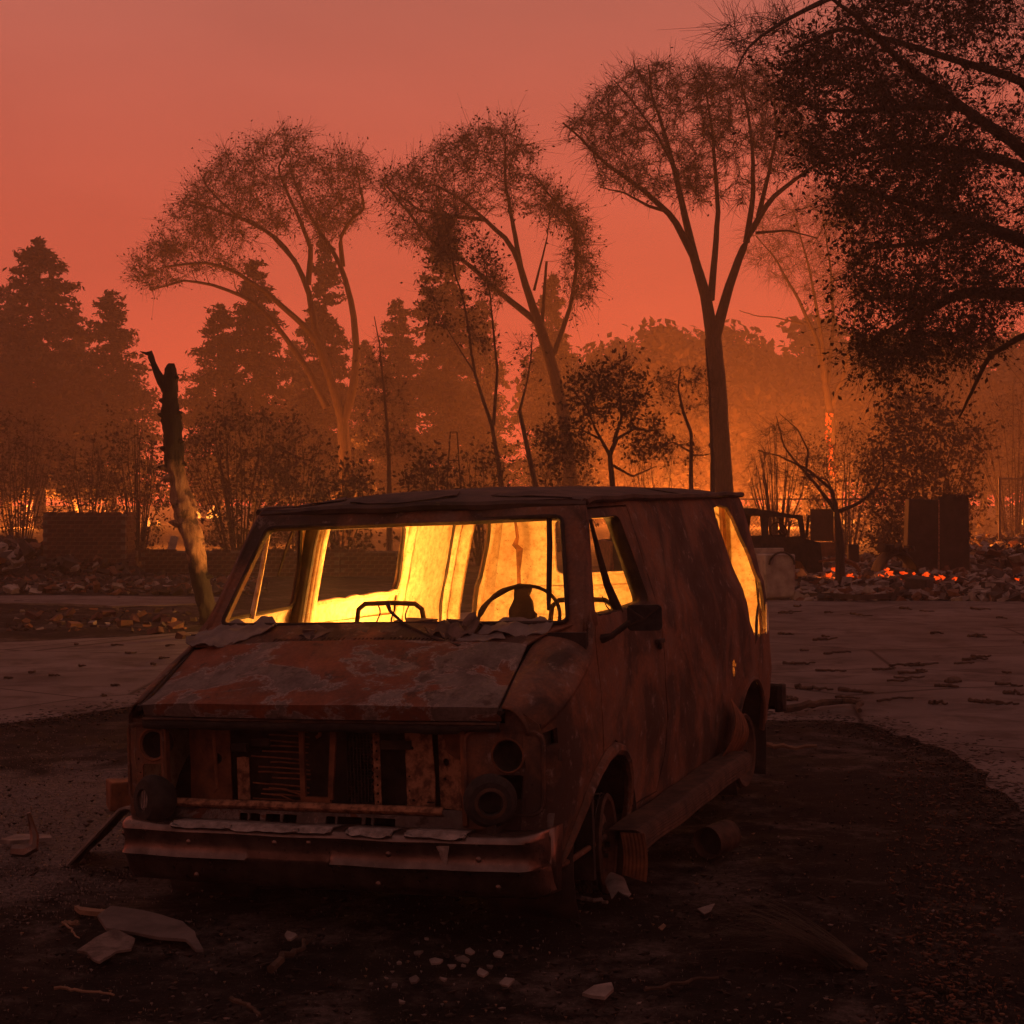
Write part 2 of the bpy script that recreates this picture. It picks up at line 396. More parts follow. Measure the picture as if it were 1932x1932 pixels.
rear_arch = arch(3.66, .23, .41, math.radians(6), math.radians(174))
outl = [(.08, .28), (.08, .80), (.2, .862), (.3, .915), (.5, 1.0), (.62, 1.06), (.68, 1.185), (.72, 1.225), (1.03, 1.70), (1.05, 1.745), (2, 1.75), (3, 1.75), (4.30, 1.745), (4.36, 1.5), (4.42, 1.2), (4.42, .36), (4.2, .30)] + rear_arch + [(3.2, .25), (2.2, .25)] + front_arch + [(.2, .24)]
door_out = [(.70, .60), (.70, 1.15), (.745, 1.225), (1.055, 1.71), (1.70, 1.715), (1.765, 1.2), (1.74, .7), (1.70, .45), (1.66, .30), (1.22, .30), (1.20, .40), (1.13, .53), (1.04, .60), (.86, .665), (.76, .645)]
door_win = roundpoly([(.80, 1.225), (1.06, 1.662), (1.53, 1.664), (1.60, 1.45), (1.655, 1.235), (1.3, 1.225)], .05)
rear_win = [(3.43, 1.675), (3.40, 1.60), (3.47, 1.42), (3.58, 1.25), (3.63, 1.1), (3.66, .98), (3.74, .885), (3.80, .905), (3.86, .868), (3.95, .885), (4.06, .875), (4.13, .90), (4.115, 1.0), (4.08, 1.2), (3.98, 1.42), (3.88, 1.6), (3.80, 1.672), (3.6, 1.69)]
rust_hole = [(3.17, .79), (3.21, .80), (3.225, .77), (3.25, .775), (3.245, .755), (3.215, .75), (3.215, .71), (3.185, .69), (3.175, .73)]
split_hole = [(3.735, .86), (3.72, .96), (3.735, 1.0), (3.76, .93), (3.77, .85)]
marker = [(.125, .745), (.118, .80), (.20, .815), (.205, .75)]
door_gap = [(b, z) for b, z in door_out]
def grow(poly, d):
    c = Vector((sum(p[0] for p in poly) / len(poly), sum(p[1] for p in poly) / len(poly)))
    return [tuple(Vector(p) + (Vector(p) - c).normalized() * d) for p in poly]
panel('body_side', outl, side_fn(1), [m_body, m_in], van, [door_out, rear_win, rust_hole, marker], .07, .02, (1, 0, 0), .05)
door = panel('door', grow(door_out, -.011), side_fn(1, .011), [m_body, m_in], van, [door_win], .07, .02, (1, 0, 0), .05)
mb = MB()                                           # jamb closes the shut line from inside
jo = dens(grow(door_out, -.05), .08); ji = dens(door_out, .08)
L = [side_fn(1)(*p) for p in dens(grow(door_out, .035), .06)]; R = [side_fn(1)(*p) for p in dens(grow(door_out, -.03), .06)]
n_ = min(len(L), len(R))
def ring2(poly, d, inset):
    P = []
    for (b, z) in dens(poly, .07):
        q = Vector((b, z)); c = Vector((1.25, 1.0)); q = q + (q - c).normalized() * d
        P.append((side_a(q.x, q.y) - inset, q.x, q.y))
    return P
A = ring2(door_out, .03, .026); B = ring2(door_out, -.025, .026); A.append(A[0]); B.append(B[0])
mb.ribbon(A, B); mb.build('door_jamb', m_dark, van, thick=.006)
# inner window channel of the door (deep dark jamb seen through the opening) and the vent-window bar
mb = MB()
Wd = dens(door_win, .05)
A = [(side_a(b, z) - .004, b, z) for b, z in Wd]; q = Vector((1.25, 1.44))
B = [(side_a(b, z) - .075, b - (.012 if b > 1.4 else 0), z) for b, z in Wd]; A.append(A[0]); B.append(B[0])
mb.ribbon(A, B); mb.build('window_channel', m_dark, door, thick=.008)
MB().tube([(.90, .975, 1.655), (.905, 1.06, 1.50), (.92, 1.13, 1.35), (.95, 1.20, 1.215)], [.008, .015, .020, .026], 6).build('vent_window_bar', m_dark, door)
MB().tube([(.925, .83, 1.232), (.945, 1.0, 1.215), (.95, 1.25, 1.222)], .008, 5).tube([(.93, 1.02, 1.30), (.93, 1.08, 1.25), (.935, 1.13, 1.222)], .003, 4).build('burnt_wire', m_dark, door)
# passenger side: same skin with other openings
pwin1 = roundpoly([(1.765, 1.235), (1.76, 1.64), (2.78, 1.635), (2.835, 1.30), (2.80, 1.24)], .05)
pdoor_win = roundpoly([(.83, 1.215), (1.08, 1.662), (1.47, 1.664), (1.53, 1.45), (1.535, 1.235)], .04)
prear = roundpoly([(3.80, .93), (3.87, 1.2), (3.83, 1.60), (3.90, 1.655), (4.13, 1.655), (4.18, 1.50), (4.16, 1.2), (4.13, .93)], .05)
panel('body_side', outl, side_fn(-1), [m_body, m_in], van, [pwin1, pdoor_win, prear], .07, .02, (-1, 0, 0), .05)
# ribs and pillars inside the passenger side
def rib(b0, b1, z0, z1, name, inset=.035, m=None):
    mb = MB(); A = []; B = []; C = []; D = []
    for k in range(9):
        z = z0 + (z1 - z0) * k / 8; w = .006 * math.sin(k * 1.7)
        a = side_a(b0, z)
        A.append((-(a - .02), b0 + w, z)); B.append((-(a - .02 - inset), b0 + .014 + w, z)); C.append((-(a - .02 - inset), b1 - .014 + w, z)); D.append((-(a - .02), b1 + w, z))
    mb.ribbon(A, B).ribbon(B, C).ribbon(C, D).build(name, m or m_in, van, thick=.005)
rib(1.535, 1.60, .42, 1.72, 'door_pillar', .055, m=m_dark); rib(1.655, 1.745, .42, 1.72, 'door_pillar', .04)  # first pillar's unlit front put into dark steel, the second left pale as lit
rib(2.85, 2.915, .42, 1.72, 'wall_rib'); rib(3.55, 3.615, .42, 1.72, 'wall_rib'); rib(3.70, 3.79, .42, 1.72, 'wall_rib', .05); rib(4.18, 4.215, .5, 1.70, 'wall_rib', .03)
for b_, z0_ in ((2.87, .42), (2.935, .42), (3.535, .42), (3.63, .42), (3.80, .42), (1.75, .42)):     # dark tubes drawn along the rib edges
    MB().tube([(-(side_a(b_, z) - .030), b_ + .014 * math.sin(z * 4.1 + b_), z) for z in np.linspace(z0_, 1.71, 14)], [.006 + .005 * abs(math.sin(k * 1.9 + b_)) for k in range(14)], 5).build('dark_rib_line', m_dark, van)
# horizontal pressings below the window, glowing wall
for z in (.72, .86, 1.0, 1.12):
    mb = MB(); mb.tube([(-(side_a(b, z) - .026), b, z - .02 * (b - 1.7)) for b in np.linspace(1.75, 2.84, 10)], .011, 5); mb.build('wall_rib', m_in, van)
MB().tube([(-(side_a(b, 1.23) - .03), b, 1.235 + .004 * math.sin(b * 23)) for b in np.linspace(1.77, 2.83, 18)], [.014 + .006 * abs(math.sin(k * 2.1)) for k in range(18)], 6).build('window_sill', m_in, van)
for w_ in (pwin1, prear, pdoor_win):               # dark tubes draw shadow lines round the openings, inside
    MB().tube([(-(side_a(b, z) - .024), b, z) for b, z in w_], .011, 5, closed=True).build('opening_shadow_line', m_dark, van)
# strips hanging in the passenger window
MB().tube([(-.86, 1.41, 1.634), (-.86, 1.32, 1.53), (-.86, 1.236, 1.412)], [.010, .008, .005], 5).build('hanging_trim', m_dark, van)
MB().tube([(-.875, 1.185, 1.645), (-.91, 1.15, 1.42), (-.945, 1.108, 1.205)], [.012, .013, .015], 6).build('vent_window_bar', m_in, van)
# ---------------- roof
def roof_z(a, b):
    c = 1 - min(1, (abs(a) / .84) ** 2.2)
    front = interp([(.98, .0), (1.08, .35), (1.3, .75), (1.8, .95), (3, 1.0), (4.1, .9), (4.4, .45)], b)
    z = 1.745 + .085 * c * front
    z += .011 * nz((a, b, 0), 2.4, 5) + .006 * nz((a, b, 0), 7, 2)
    return z
panel('roof', [(-.84, 1.06), (-.6, 1.015), (-.3, .985), (0, .975), (.3, .985), (.6, 1.015), (.84, 1.06), (.85, 2), (.85, 3.2), (.84, 4.2), (.78, 4.36), (.4, 4.40), (-.4, 4.40), (-.78, 4.36), (-.84, 4.2), (-.85, 2)],
      lambda a, b: (a, b, roof_z(a, b)), [m_roof, m_in], van, step=.075, thick=.012)
for sg in (-1, 1):                                  # drip rails with a buckled edge
    pts = [(sg * (.852 + .008 * nz((b, sg, 0), 3)), b, 1.748 + .010 * nz((b, 2, 0), 2.5) - (.0 if b > 1.1 else .01)) for b in np.linspace(1.05, 4.22, 40)]
    MB().tube(pts, .018, 6).build('drip_rail', m_roof, van)
pts = [(a, .955 + .10 * (a / .86) ** 2, 1.735 + .008 * nz((a, 0, 0), 4) - .02 * (abs(a) / .86) ** 4) for a in np.linspace(-.83, .855, 28)]
MB().tube(pts, .022, 6).build('drip_rail', m_roof, van)
for (a0, a1, b0, b1, s_) in ((-.35, .2, 1.05, 1.22, 1), (.35, .75, 1.15, 1.3, 4), (.6, .82, 2.9, 3.6, 7), (-.7, -.42, 1.12, 1.25, 9)):   # lifted scales of burnt roof coating
    panel('roof_scale', [(a0, b0), ((a0 + a1) / 2, b0 - .03), (a1, b0 + .02), (a1 - .04, b1), ((a0 + a1) / 2, b1 + .03), (a0 + .03, b1 - .02)],
          lambda a, b: (a, b, roof_z(a, b) + .006 + .016 * abs(nz((a, b, 0), 8, s_))), m_roof, van, step=.05, thick=.004)
# ---------------- windshield frame
def ws_fn(s, t):                                    # s across, t up the slope
    b = .672 + (1.02 - .672) * t; z = 1.185 + (1.725 - 1.185) * t
    b -= .055 * (1 - min(1, (s / .92) ** 2)); z += .0
    p = (s, b, z); return (s, b + .003 * nz(p, 5), z)
ws_out = [(-.935, -.04), (.965, -.04), (.95, .12), (.86, .99), (-.815, .99), (-.925, .12)]
ws_hole = roundpoly([(-.862, .035), (-.5, .02), (0, .02), (.5, .025), (.880, .035), (.768, .90), (.3, .885), (0, .885), (-.3, .88), (-.755, .875)], .055)
panel('windshield_frame', ws_out, ws_fn, [m_body, m_in], van, [ws_hole], .07, .03, (0, -1, .6), .05)
for sg in (-1, 1):                                  # A pillar sides close the gap to the door
    A = []; B = []
    for k in range(8):
        t = k / 7; p = ws_fn(sg * ((.95 - .09 * t) if sg > 0 else (.925 - .11 * t)), t * 1.02 - .03); A.append(p); b = .74 + (1.05 - .74) * t; z = 1.19 + (1.72 - 1.19) * t; B.append((sg * (side_a(b, z) + .002), b, z))
    MB().ribbon(A, B).build('a_pillar', m_body, van, thick=.02)
pt = []
for (s, t) in roundpoly([(-.862, .035), (.880, .035), (.768, .90), (-.755, .875)], .055): p = ws_fn(s, t); pt.append((p[0], p[1] - .008, p[2] + .004))
MB().tube(pt, .011, 6, closed=True).build('windshield_gasket', m_dark, van)
MB().tube([(.697, .985, 1.675), (.715, .93, 1.55), (.75, .80, 1.33), (.767, .74, 1.262)], [.013, .014, .013, .008], 5).build('hanging_trim', m_dark, van)
# ---------------- hood
def hood_fn(a, t):
    if t < .02: b, z = .062 - t * .4, .858 + t * .8
    elif t < .06: b, z = .054 - (t - .02) * .35, .874 + (t - .02) * 1.0
    else:
        q = (t - .06) / .50; b = .040 + q * .46; z = .914 + q * .205 - .014 * q * (1 - q)
    z += .034 * (1 - (a / .95) ** 2) * min(1, t * 4); b -= .045 * (1 - (a / .95) ** 2); z -= .02 * (max(0, abs(a) - .66) / .25) ** 2 * min(1, t * 6)
    p = (a, b, z); z += .007 * nz(p, 3, 4) * min(1, t * 8)
    return (a, b, z)
panel('hood', [(-.895, 0), (-.5, 0), (0, 0), (.5, 0), (.795, 0), (.79, .06), (.755, .56), (0, .56), (-.905, .56), (-.90, .06)], hood_fn, [m_hood, m_dark], van, step=.04, thick=.012, hint=(0, -1, 1))
hood_l = lambda b: interp([(.04, -.906), (.5, -.915), (.7, -.92)], b)
hood_r = lambda b: interp([(.04, .797), (.5, .762), (.7, .80)], b)
# fender tops rolling from the hood seam to the side
for sg, he in ((1, hood_r), (-1, hood_l)):
    mb = MB()
    def fn(u, v, sg=sg, he=he):
        b = .045 + u * .66; zt = interp([(.08, .80), (.2, .862), (.3, .915), (.5, 1.0), (.62, 1.06), (.70, 1.19)], b) - .003
        a1 = side_a(max(b, .085), zt, .14 if sg > 0 else .025) + .001; a0 = abs(he(b)) + .004; z0 = hz(b) - .004; k = v * PI / 2
        a = a0 + (a1 - a0) * math.sin(k) ** .9; z = zt + (z0 - zt) * math.cos(k) ** 1.1
        return (sg * a, b + .035 * v * v * (1 if b < .09 else 0), z + .004 * nz((a, b, z), 6, 2))
    mb.grid(fn, 18, 10); mb.build('fender', m_body, van, thick=.008, sharp=60)
    mb = MB(); mb.tube([(sg * (abs(he(b)) + .001), b, hz(b) - .022) for b in np.linspace(.03, .66, 14)], .014, 5); mb.build('hood_seam', m_dark, van)
# ---------------- cowl with louvres
def cowl_fn(a, b): return (a, b - .03 * (1 - (a / .95) ** 2), 1.121 + (b - .5) * .42 + .014 * (1 - (a / .95) ** 2) + .003 * nz((a, b, 0), 6))
slots = []
for k in range(54):
    a = -.50 + k * .0195
    if k in (11, 12, 19, 20, 29, 47): continue
    slots.append([(a, .512), (a + .009, .512), (a + .016, .556), (a + .007, .556)])
panel('cowl', [(-.905, .502), (.75, .502), (.80, .60), (.93, .70), (-.93, .70), (-.91, .58)], cowl_fn, [m_body, m_dark], van, slots, .06, .008, (0, 0, 1), .03)
MB().box((-.6, .50, 1.06), (.62, .60, 1.075)).build('cowl_drain', m_dark, van)
MB().tube([(.70, .45, 1.108), (.66, .43, 1.09), (.60, .36, 1.075), (.585, .30, 1.055)], .0028, 4).build('hood_scratch', m_ash, van)
# ---------------- front face
mb = MB()
def headpanel(name, sg, a0, a1, holes, outline=None):
    def fn(a, z):
        r = max(0, (abs(a) - (.84 if a > 0 else .95)) / .15); return (a, .085 + .05 * r * r + .004 * nz((a, z, 0), 8), z)
    return panel(name, outline or roundpoly([(a0, .40), (a1, .40), (a1, .84), (a0, .84)], .03), fn, [m_body, m_dark], van, holes, .05, .008, (0, -1, 0), .03)
headpanel('headlight_panel', 1, .60, .955, [circ(.805, .713, .067), rrect(.70, .535, .885, .635, .03), circ(.90, .70, .007, 8), circ(.905, .595, .006, 8)], [(.60, .40), (.955, .40), (.957, .78), (.935, .84), (.88, .885), (.80, .905), (.798, .845), (.60, .84)])
headpanel('headlight_panel', -1, -1.01, -.815, [circ(-.877, .725, .060), rrect(-.935, .535, -.825, .64, .015), circ(-.955, .66, .006, 8), circ(-.945, .60, .005, 8)])
for sg, c in ((1, (.805, .713)), (-1, (-.877, .725))):    # empty headlight buckets
    mb = MB(); mb.lathe([(.072, -.004), (.066, .0), (.063, .03), (.055, .08), (.03, .10), (.001, .10)], 20, Matrix.Translation((c[0], .088, c[1])) @ Matrix.Rotation(-PI / 2, 4, 'X'))
    mb.build('headlight_bucket', m_dark, van)
    MB().tube([(c[0] + .069 * math.cos(t), .083, c[1] + .069 * math.sin(t)) for t in np.linspace(0, 2 * PI, 20, endpoint=False)], .005, 5, closed=True).build('headlight_ring', m_rust, van)
pts = roundpoly([(.62, .475), (.945, .475), (.955, .81), (.62, .815)], .06, 5)
MB().tube([(a, .078 + max(0, (a - .84)) * .25, z) for a, z in pts], .009, 5, closed=True).build('headlight_bezel', m_body, van)
pts = roundpoly([(-1.005, .475), (-.82, .475), (-.82, .815), (-1.005, .815)], .04, 5)
MB().tube([(a, .078 + max(0, (-a - .95)) * .2, z) for a, z in pts], .009, 5, closed=True).build('headlight_bezel', m_body, van)
MB().box((-.835, .075, .42), (-.805, .11, .84)).build('grille_post', m_rust, van, bevel=.004)
MB().box((.598, .075, .42), (.622, .11, .84)).build('grille_post', m_rust, van, bevel=.004)
# header strip under the hood lip
mb = MB()
def hd(u, v):
    a = -.90 + u * 1.69; drop = .006 * nz((a, 0, 0), 9) + .004 * nz((a, 1, 0), 25)
    zt, zb = .853, .803 + drop + (.012 if a > .62 else 0); k = v * PI
    return (a, .052 - .016 * math.sin(k) + .028 * max(0, abs(a) - .8), zt + (zb - zt) * v)
mb.grid(hd, 70, 6); mb.build('grille_header', m_rubber, van, thick=.006)
MB().tube([(a, .036, .846 + .003 * nz((a, 3, 0), 8)) for a in np.linspace(-.89, .78, 30)], .0075, 5).build('header_trim', m_wheel, van)
# radiator support and what is left behind the grille
RB = .22
MB().box((-.80, .30, .40), (.60, .31, .86)).build('radiator_backing', m_dark, van)
panel('support_panel', [(-.79, .46), (-.555, .46), (-.555, .82), (-.79, .82)], lambda a, z: (a, RB - .02 + .05 * (a < -.7) * (-.7 - a) / .1 + .006 * nz((a, z, 0), 9), z), m_rust, van, [circ(-.622, .652, .024, 12)], .05, .006, (0, -1, 0), .03)
MB().tube([(-.607, .15, .80), (-.60, .145, .70), (-.592, .14, .56), (-.588, .14, .535), (-.61, .14, .515)], .009, 6).build('support_rod', m_rust, van)
panel('support_panel', [(-.535, .47), (-.475, .47), (-.475, .655), (-.50, .66), (-.535, .655)], lambda a, z: (a, RB, z), m_rust2, van, (), .05, .006, (0, -1, 0))
MB().box((-.545, RB - .03, .685), (-.47, RB + .0, .72)).box((-.43, RB - .05, .715), (-.34, RB - .04, .748)).build('bracket', m_dark, van, bevel=.003)
for k in range(14):                                 # wavy condenser pipes
    z0 = .785 - k * .0235; a0 = -.40 + .05 * math.sin(k * 2.3); a1 = -.165
    MB().tube([(a, .20 + .01 * math.sin(k), z0 - .006 * ((a - a0) / .2) ** 2 * (1 + .6 * math.sin(k * 1.3)) + .003 * nz((a, k, 0), 12)) for a in np.linspace(a0, a1, 9)], .0042, 4).build('condenser_pipe', m_rust, van)
MB().tube([(-.36, .19, .53), (-.28, .185, .528), (-.20, .18, .508), (-.165, .18, .478)], .005, 5).tube([(-.40, .19, .505), (-.3, .185, .50), (-.23, .18, .478)], .004, 5).build('condenser_pipe', m_rust, van)
# latch support, a V of two posts on a foot plate
mb = MB(); mb.box((-.178, .135, .47), (-.155, .15, .80)); mb.box((-.178, .13, .795), (-.07, .15, .82)); mb.box((-.172, .13, .468), (-.035, .15, .508))
mb.add([(-.045, .13, .50), (-.022, .13, .50), (.008, .13, .82), (-.020, .13, .82), (-.045, .145, .50), (-.022, .145, .50), (.008, .145, .82), (-.020, .145, .82)], [(0, 1, 2, 3), (7, 6, 5, 4), (0, 3, 7, 4), (1, 5, 6, 2)])
mb.build('latch_support', m_rust, van)
MB().tube([(-.075, .14, .80), (-.075, .135, .775), (-.09, .13, .765)], .009, 6).build('latch_hook', m_rust, van)
mb = MB()                                           # radiator core: fins and tubes
for k in range(9): mb.box((.015 + k * .0165, .20, .475), (.0185 + k * .0165, .235, .81))
for k in range(26): mb.box((.012, .208, .48 + k * .0127), (.162, .226, .4812 + k * .0127))
mb.build('radiator_core', m_dark, van, sharp=0)
for k in range(9): MB().tube([(.155, .19, .52 + k * .03), (.145, .185, .532 + k * .03), (.152, .18, .543 + k * .03), (.168, .185, .54 + k * .03)], .0035, 4).build('pipe_bend', m_rust, van)
panel('perforated_strip', [(.158, .46), (.19, .46), (.19, .80), (.158, .80)], lambda a, z: (a, .17, z), m_rust2, van, [circ(.174, .49 + k * .036, .0055, 8) for k in range(9)], .05, .005, (0, -1, 0), .02)
MB().box((.195, .165, .715), (.335, .18, .752)).build('bracket', m_dark, van, bevel=.003)
panel('support_panel', [(.305, .465), (.43, .465), (.437, .60), (.425, .82), (.305, .82)], lambda a, z: (a, .18 + .006 * nz((a, z, 0), 12), z), m_rust2, van, [circ(.318, .60, .005, 8), circ(.318, .54, .005, 8), circ(.335, .50, .007, 8), circ(.335, .72, .008, 8), rrect(.395, .49, .43, .497, .003)], .04, .006, (0, -1, 0), .02)
panel('support_panel', [(.445, .465), (.597, .465), (.597, .82), (.445, .82)], lambda a, z: (a, .21 - .05 * ((a - .445) / .15) + .008 * nz((a, z, 0), 10, 3), z), m_rust2, van, [circ(.482, .662, .016, 10), rrect(.555, .475, .58, .52, .004), circ(.475, .59, .008, 8)], .04, .006, (0, -1, 0), .03)
panel('torn_bracket', [(.48, .82), (.60, .82), (.59, .70), (.55, .685), (.51, .71), (.50, .76)], lambda a, z: (a, .15 + .01 * nz((a, z, 0), 14, 8), z), m_rust, van, (), .04, .005, (0, -1, 0))
# lower grille bar, valance with slots
mb = MB(); mb.grid(lambda u, v: (-.776 + 1.30 * u, .062 - .022 * math.sin(v * PI), .497 - .036 * v + .002 * nz((u * 5, 0, 0), 2)), 40, 6); mb.build('grille_bar', m_rust2, van, thick=.006)
def val_fn(a, z):
    r = max(0, (abs(a - .04) - .80) / .16); return (a, .095 + .03 * (z - .38) / .1 + .07 * r * r + .004 * nz((a, z, 0), 7), z)
sl = [(-.466, -.425), (-.415, -.362), (-.335, -.265), (-.252, -.185), (-.045, .0), (.01, .125), (.14, .17), (.18, .281)]
panel('valance', [(-.93, .30), (.96, .30), (.97, .47), (.3, .478), (-.5, .478), (-.95, .47)], val_fn, [m_hood, m_dark], van, [rrect(a, .398, b, .434, .006) for a, b in sl], .05, .008, (0, -1, 0), .03)
# ---------------- front bumper: profile swept along a bowed line, ends wrapped
def bump_pt(u, prof_b, prof_z):
    a = -.99 + u * 1.975; e = (abs(u - .5) - .455) / .045
    b = prof_b
    if e > 0: b += .17 * (1 - math.sqrt(max(0, 1 - min(1, e) ** 2))); a -= math.copysign(.012 * min(1, e) ** 2, u - .5)
    b += .03 * (2 * (u - .5)) ** 2 - .02
    return (a, b, prof_z + .004 * nz((a * 2, 0, 0), 2))
plate = lambda u: .345 < u < .545
def prof(u):
    r = 0.0 if plate(u) else .018
    return [(.07, .412), (-.075, .418), (-.098, .408), (-.106, .390), (-.090, .372), (-.088, .315), (-.092 - r * .3, .294), (-.092 - r, .283), (-.086 - r * .3, .270), (-.076, .245), (-.060, .20), (-.03, .165), (.02, .15)]
mb = MB(); U = np.unique(np.concatenate([np.linspace(0, 1, 80), [.344, .346, .544, .546]])); V = []
for u in U: V += [bump_pt(u, *q) for q in prof(u)]
m_ = len(prof(0)); F = [(i * m_ + j, i * m_ + j + 1, (i + 1) * m_ + j + 1, (i + 1) * m_ + j) for i in range(len(U) - 1) for j in range(m_ - 1)]
mb.add(V, F)
for e_ in (0, len(U) - 1): mb.add([V[e_ * m_ + j] for j in range(m_)], [tuple(range(m_))])
bumper = mb.build('front_bumper', m_chrome, van, thick=.004, sharp=50)
for a, z in ((-.87, .36), (-.52, .345), (-.5, .20), (.36, .205), (.42, .335), (.81, .325), (.88, .21), (-.1, .36), (.06, .365)):
    u = (a + .915) / 1.975
    MB().lathe([(.013, 0), (.012, .006), (.006, .010), (.001, .0105)], 10, Matrix.Translation(bump_pt(u, -.087 if z > .25 else -.064, z)) @ Matrix.Rotation(PI / 2, 4, 'X')).build('bumper_bolt', m_chrome, bumper)
def drip(a0, a1, zd, seed):                          # melted metal spilled over the top edge
    N = 26; T = []; Bm = []
    for k in range(N + 1):
        a = a0 + (a1 - a0) * k / N; e = min(1, min(k, N - k) / 4)
        back = -.02 - .05 * abs(nz((a, 0, 0), 6, seed)); T.append(a); Bm.append(((.425 - (zd * (.35 + .9 * abs(nz((a, 2, 0), 9, seed))) * e)), back))
    mb = MB(); V = []
    for k, a in enumerate(T):
        u = (a + .915) / 1.975; zb, bk = Bm[k]; th = .008
        V += [bump_pt(u, .03 + bk * .5, .420), bump_pt(u, -.076, .424 + th * .5), bump_pt(u, -.104, .412), bump_pt(u, -.112, (.41 + zb) / 2), bump_pt(u, -.096, zb)]
    mb.add(V, [(i * 5 + j, i * 5 + j + 1, (i + 1) * 5 + j + 1, (i + 1) * 5 + j) for i in range(N) for j in range(4)])
    mb.build('melted_metal_drip', m_ashmetal, bumper, thick=.006)
drip(-.60, -.30, .028, 1); drip(-.33, .02, .034, 5); drip(.0, .17, .024, 8); drip(.24, .44, .030, 11); drip(.50, .76, .03, 15)
mb = MB(); mb.add([(.545, -.104, .40), (.62, -.106, .402), (.605, -.098, .34), (.60, -.104, .29), (.588, -.104, .275), (.58, -.098, .31), (.565, -.098, .35)], [(0, 1, 2, 6), (2, 3, 5, 6), (3, 4, 5)]); mb.build('melted_metal_drip', m_ashmetal, bumper, thick=.006)
# ---------------- burnt driving lamps on the bumper
def lamp(M, ribs):
    mb = MB(); mb.lathe([(.045, -.02), (.05, -.03), (.085, -.025), (.104, -.005), (.108, .02), (.10, .055), (.075, .095), (.04, .115), (.001, .12)], 28, M); o = mb.build('driving_lamp', m_rubber, van, thick=.004)
    if ribs:
        mb = MB(); mb.lathe([(.001, -.012), (.066, -.012), (.07, -.02), (.074, -.012)], 20, M)
        for k in range(5): mb.box((-.05 + k * .022, -.045, -.02), (-.042 + k * .022, .045, -.014), M=M)
        mb.build('lamp_reflector', m_ashmetal, o)
    else:
        MB().lathe([(.045, -.022), (.052, -.034), (.07, -.028)], 20, M).build('lamp_rim', m_wheel, o)
        MB().lathe([(.05, .02), (.001, .03)], 20, M).build('lamp_back', m_dark, o)
    return o
lamp(Matrix.Translation((.768, -.03, .545)) @ Matrix.Rotation(-PI / 2 + .10, 4, 'X') @ Matrix.Rotation(-.42, 4, 'Y'), False)
lamp(Matrix.Translation((-.84, -.02, .500)) @ Matrix.Rotation(-.5, 4, 'Z') @ Matrix.Rotation(-PI / 2 - .1, 4, 'X'), True)
for a in (.768, -.84): MB().box((a - .02, -.04, .40), (a + .02, .04, .47)).build('lamp_bracket', m_dark, van, bevel=.004)
# ---------------- arch lips, wheel wells, floor, firewall, dash
for sg in (1, -1):
    pts = [Vector((sg * (side_a(b, z) + .004), b, z)) for b, z in dens(front_arch, .05)[:-6]]
    MB().tube(pts, [.012 + .018 * math.sin(PI * min(1, k / (len(pts) - 1) * 1.3)) if k / (len(pts) - 1) < .75 else .013 for k in range(len(pts))], 8).build('arch_lip', m_body, van)
    MB().tube([Vector((sg * (side_a(b, z) + .002), b, z)) for b, z in rear_arch], .014, 6).build('arch_lip', m_body, van)
    for bc, r_ in ((.80, .47), (3.66, .435)):
        mb = MB(); mb.grid(lambda u, v: (sg * (.985 - .40 * v), bc + r_ * math.cos(-.5 + u * (PI + 1.0)), .21 + r_ * math.sin(-.5 + u * (PI + 1.0))), 20, 3)
        V = [(sg * .585, bc, .2)] + [(sg * .585, bc + r_ * math.cos(-.5 + u * (PI + 1.0)), .21 + r_ * math.sin(-.5 + u * (PI + 1.0))) for u in np.linspace(0, 1, 21)]
        mb.add(V, [(0, k, k + 1) for k in range(1, 21)]); mb.build('wheel_well', m_dark, van, thick=.006)
mb = MB()
for a0, b0, a1, b1 in ((-.575, .62, .575, 4.36), (-.97, 1.30, -.58, 3.20), (.58, 1.30, .97, 3.20), (-.95, 4.12, -.58, 4.36), (.58, 4.12, .95, 4.36)): mb.box((a0, b0, .36), (a1, b1, .385))
mb.build('floor', m_dark, van)
MB().box((-.985, .60, .10), (.985, .63, 1.17)).build('firewall', m_dark, van)
mb = MB(); mb.grid(lambda u, v: (-.90 + 1.80 * u, .66 + .30 * v, 1.165 - .03 * v + .02 * nz((u * 6, v * 2, 0), 1.5) - .25 * max(0, v - .8)), 40, 8); mb.build('dash', m_dark, van, thick=.01)
mb = MB(); mb.box((-.90, .93, .72), (.90, .95, 1.06)); mb.build('dash_face', m_dark, van)
# wheels
def wheel(a, b, sg, steer=0):
    M = Matrix.Translation((a, b, .205)) @ Matrix.Rotation(steer, 4, 'Z') @ Matrix.Rotation(sg * PI / 2, 4, 'Y') @ Matrix.Rotation(.06, 4, 'X')
    mb = MB(); mb.lathe([(.170, -.11), (.212, -.10), (.218, -.085), (.195, -.07), (.180, .0), (.190, .06), (.213, .082), (.219, .098), (.212, .106), (.196, .10), (.178, .07), (.15, .055), (.13, .075), (.095, .085), (.06, .07), (.001, .07)], 36, M)
    o = mb.build('wheel', m_wheel, van, thick=.005)
    for k in range(5): t = k * 2 * PI / 5; MB().lathe([(.011, .08), (.011, .10), (.001, .10)], 6, M @ Matrix.Translation((.055 * math.cos(t), .055 * math.sin(t), 0))).build('wheel_nut', m_dark, o)
    mb = MB()                                       # scraps of steel belt left from the tyre
    for k in range(7): mb.tube([M @ Vector(((.222 + .006 * math.sin(j * 1.3 + k)) * math.cos(t), (.222 + .006 * math.cos(j + k)) * math.sin(t), -.08 + k * .026)) for j, t in enumerate(np.linspace(0, 2 * PI, 40, endpoint=False))], .0035, 3, closed=True)
    mb.build('tyre_wire', m_rubber, o)
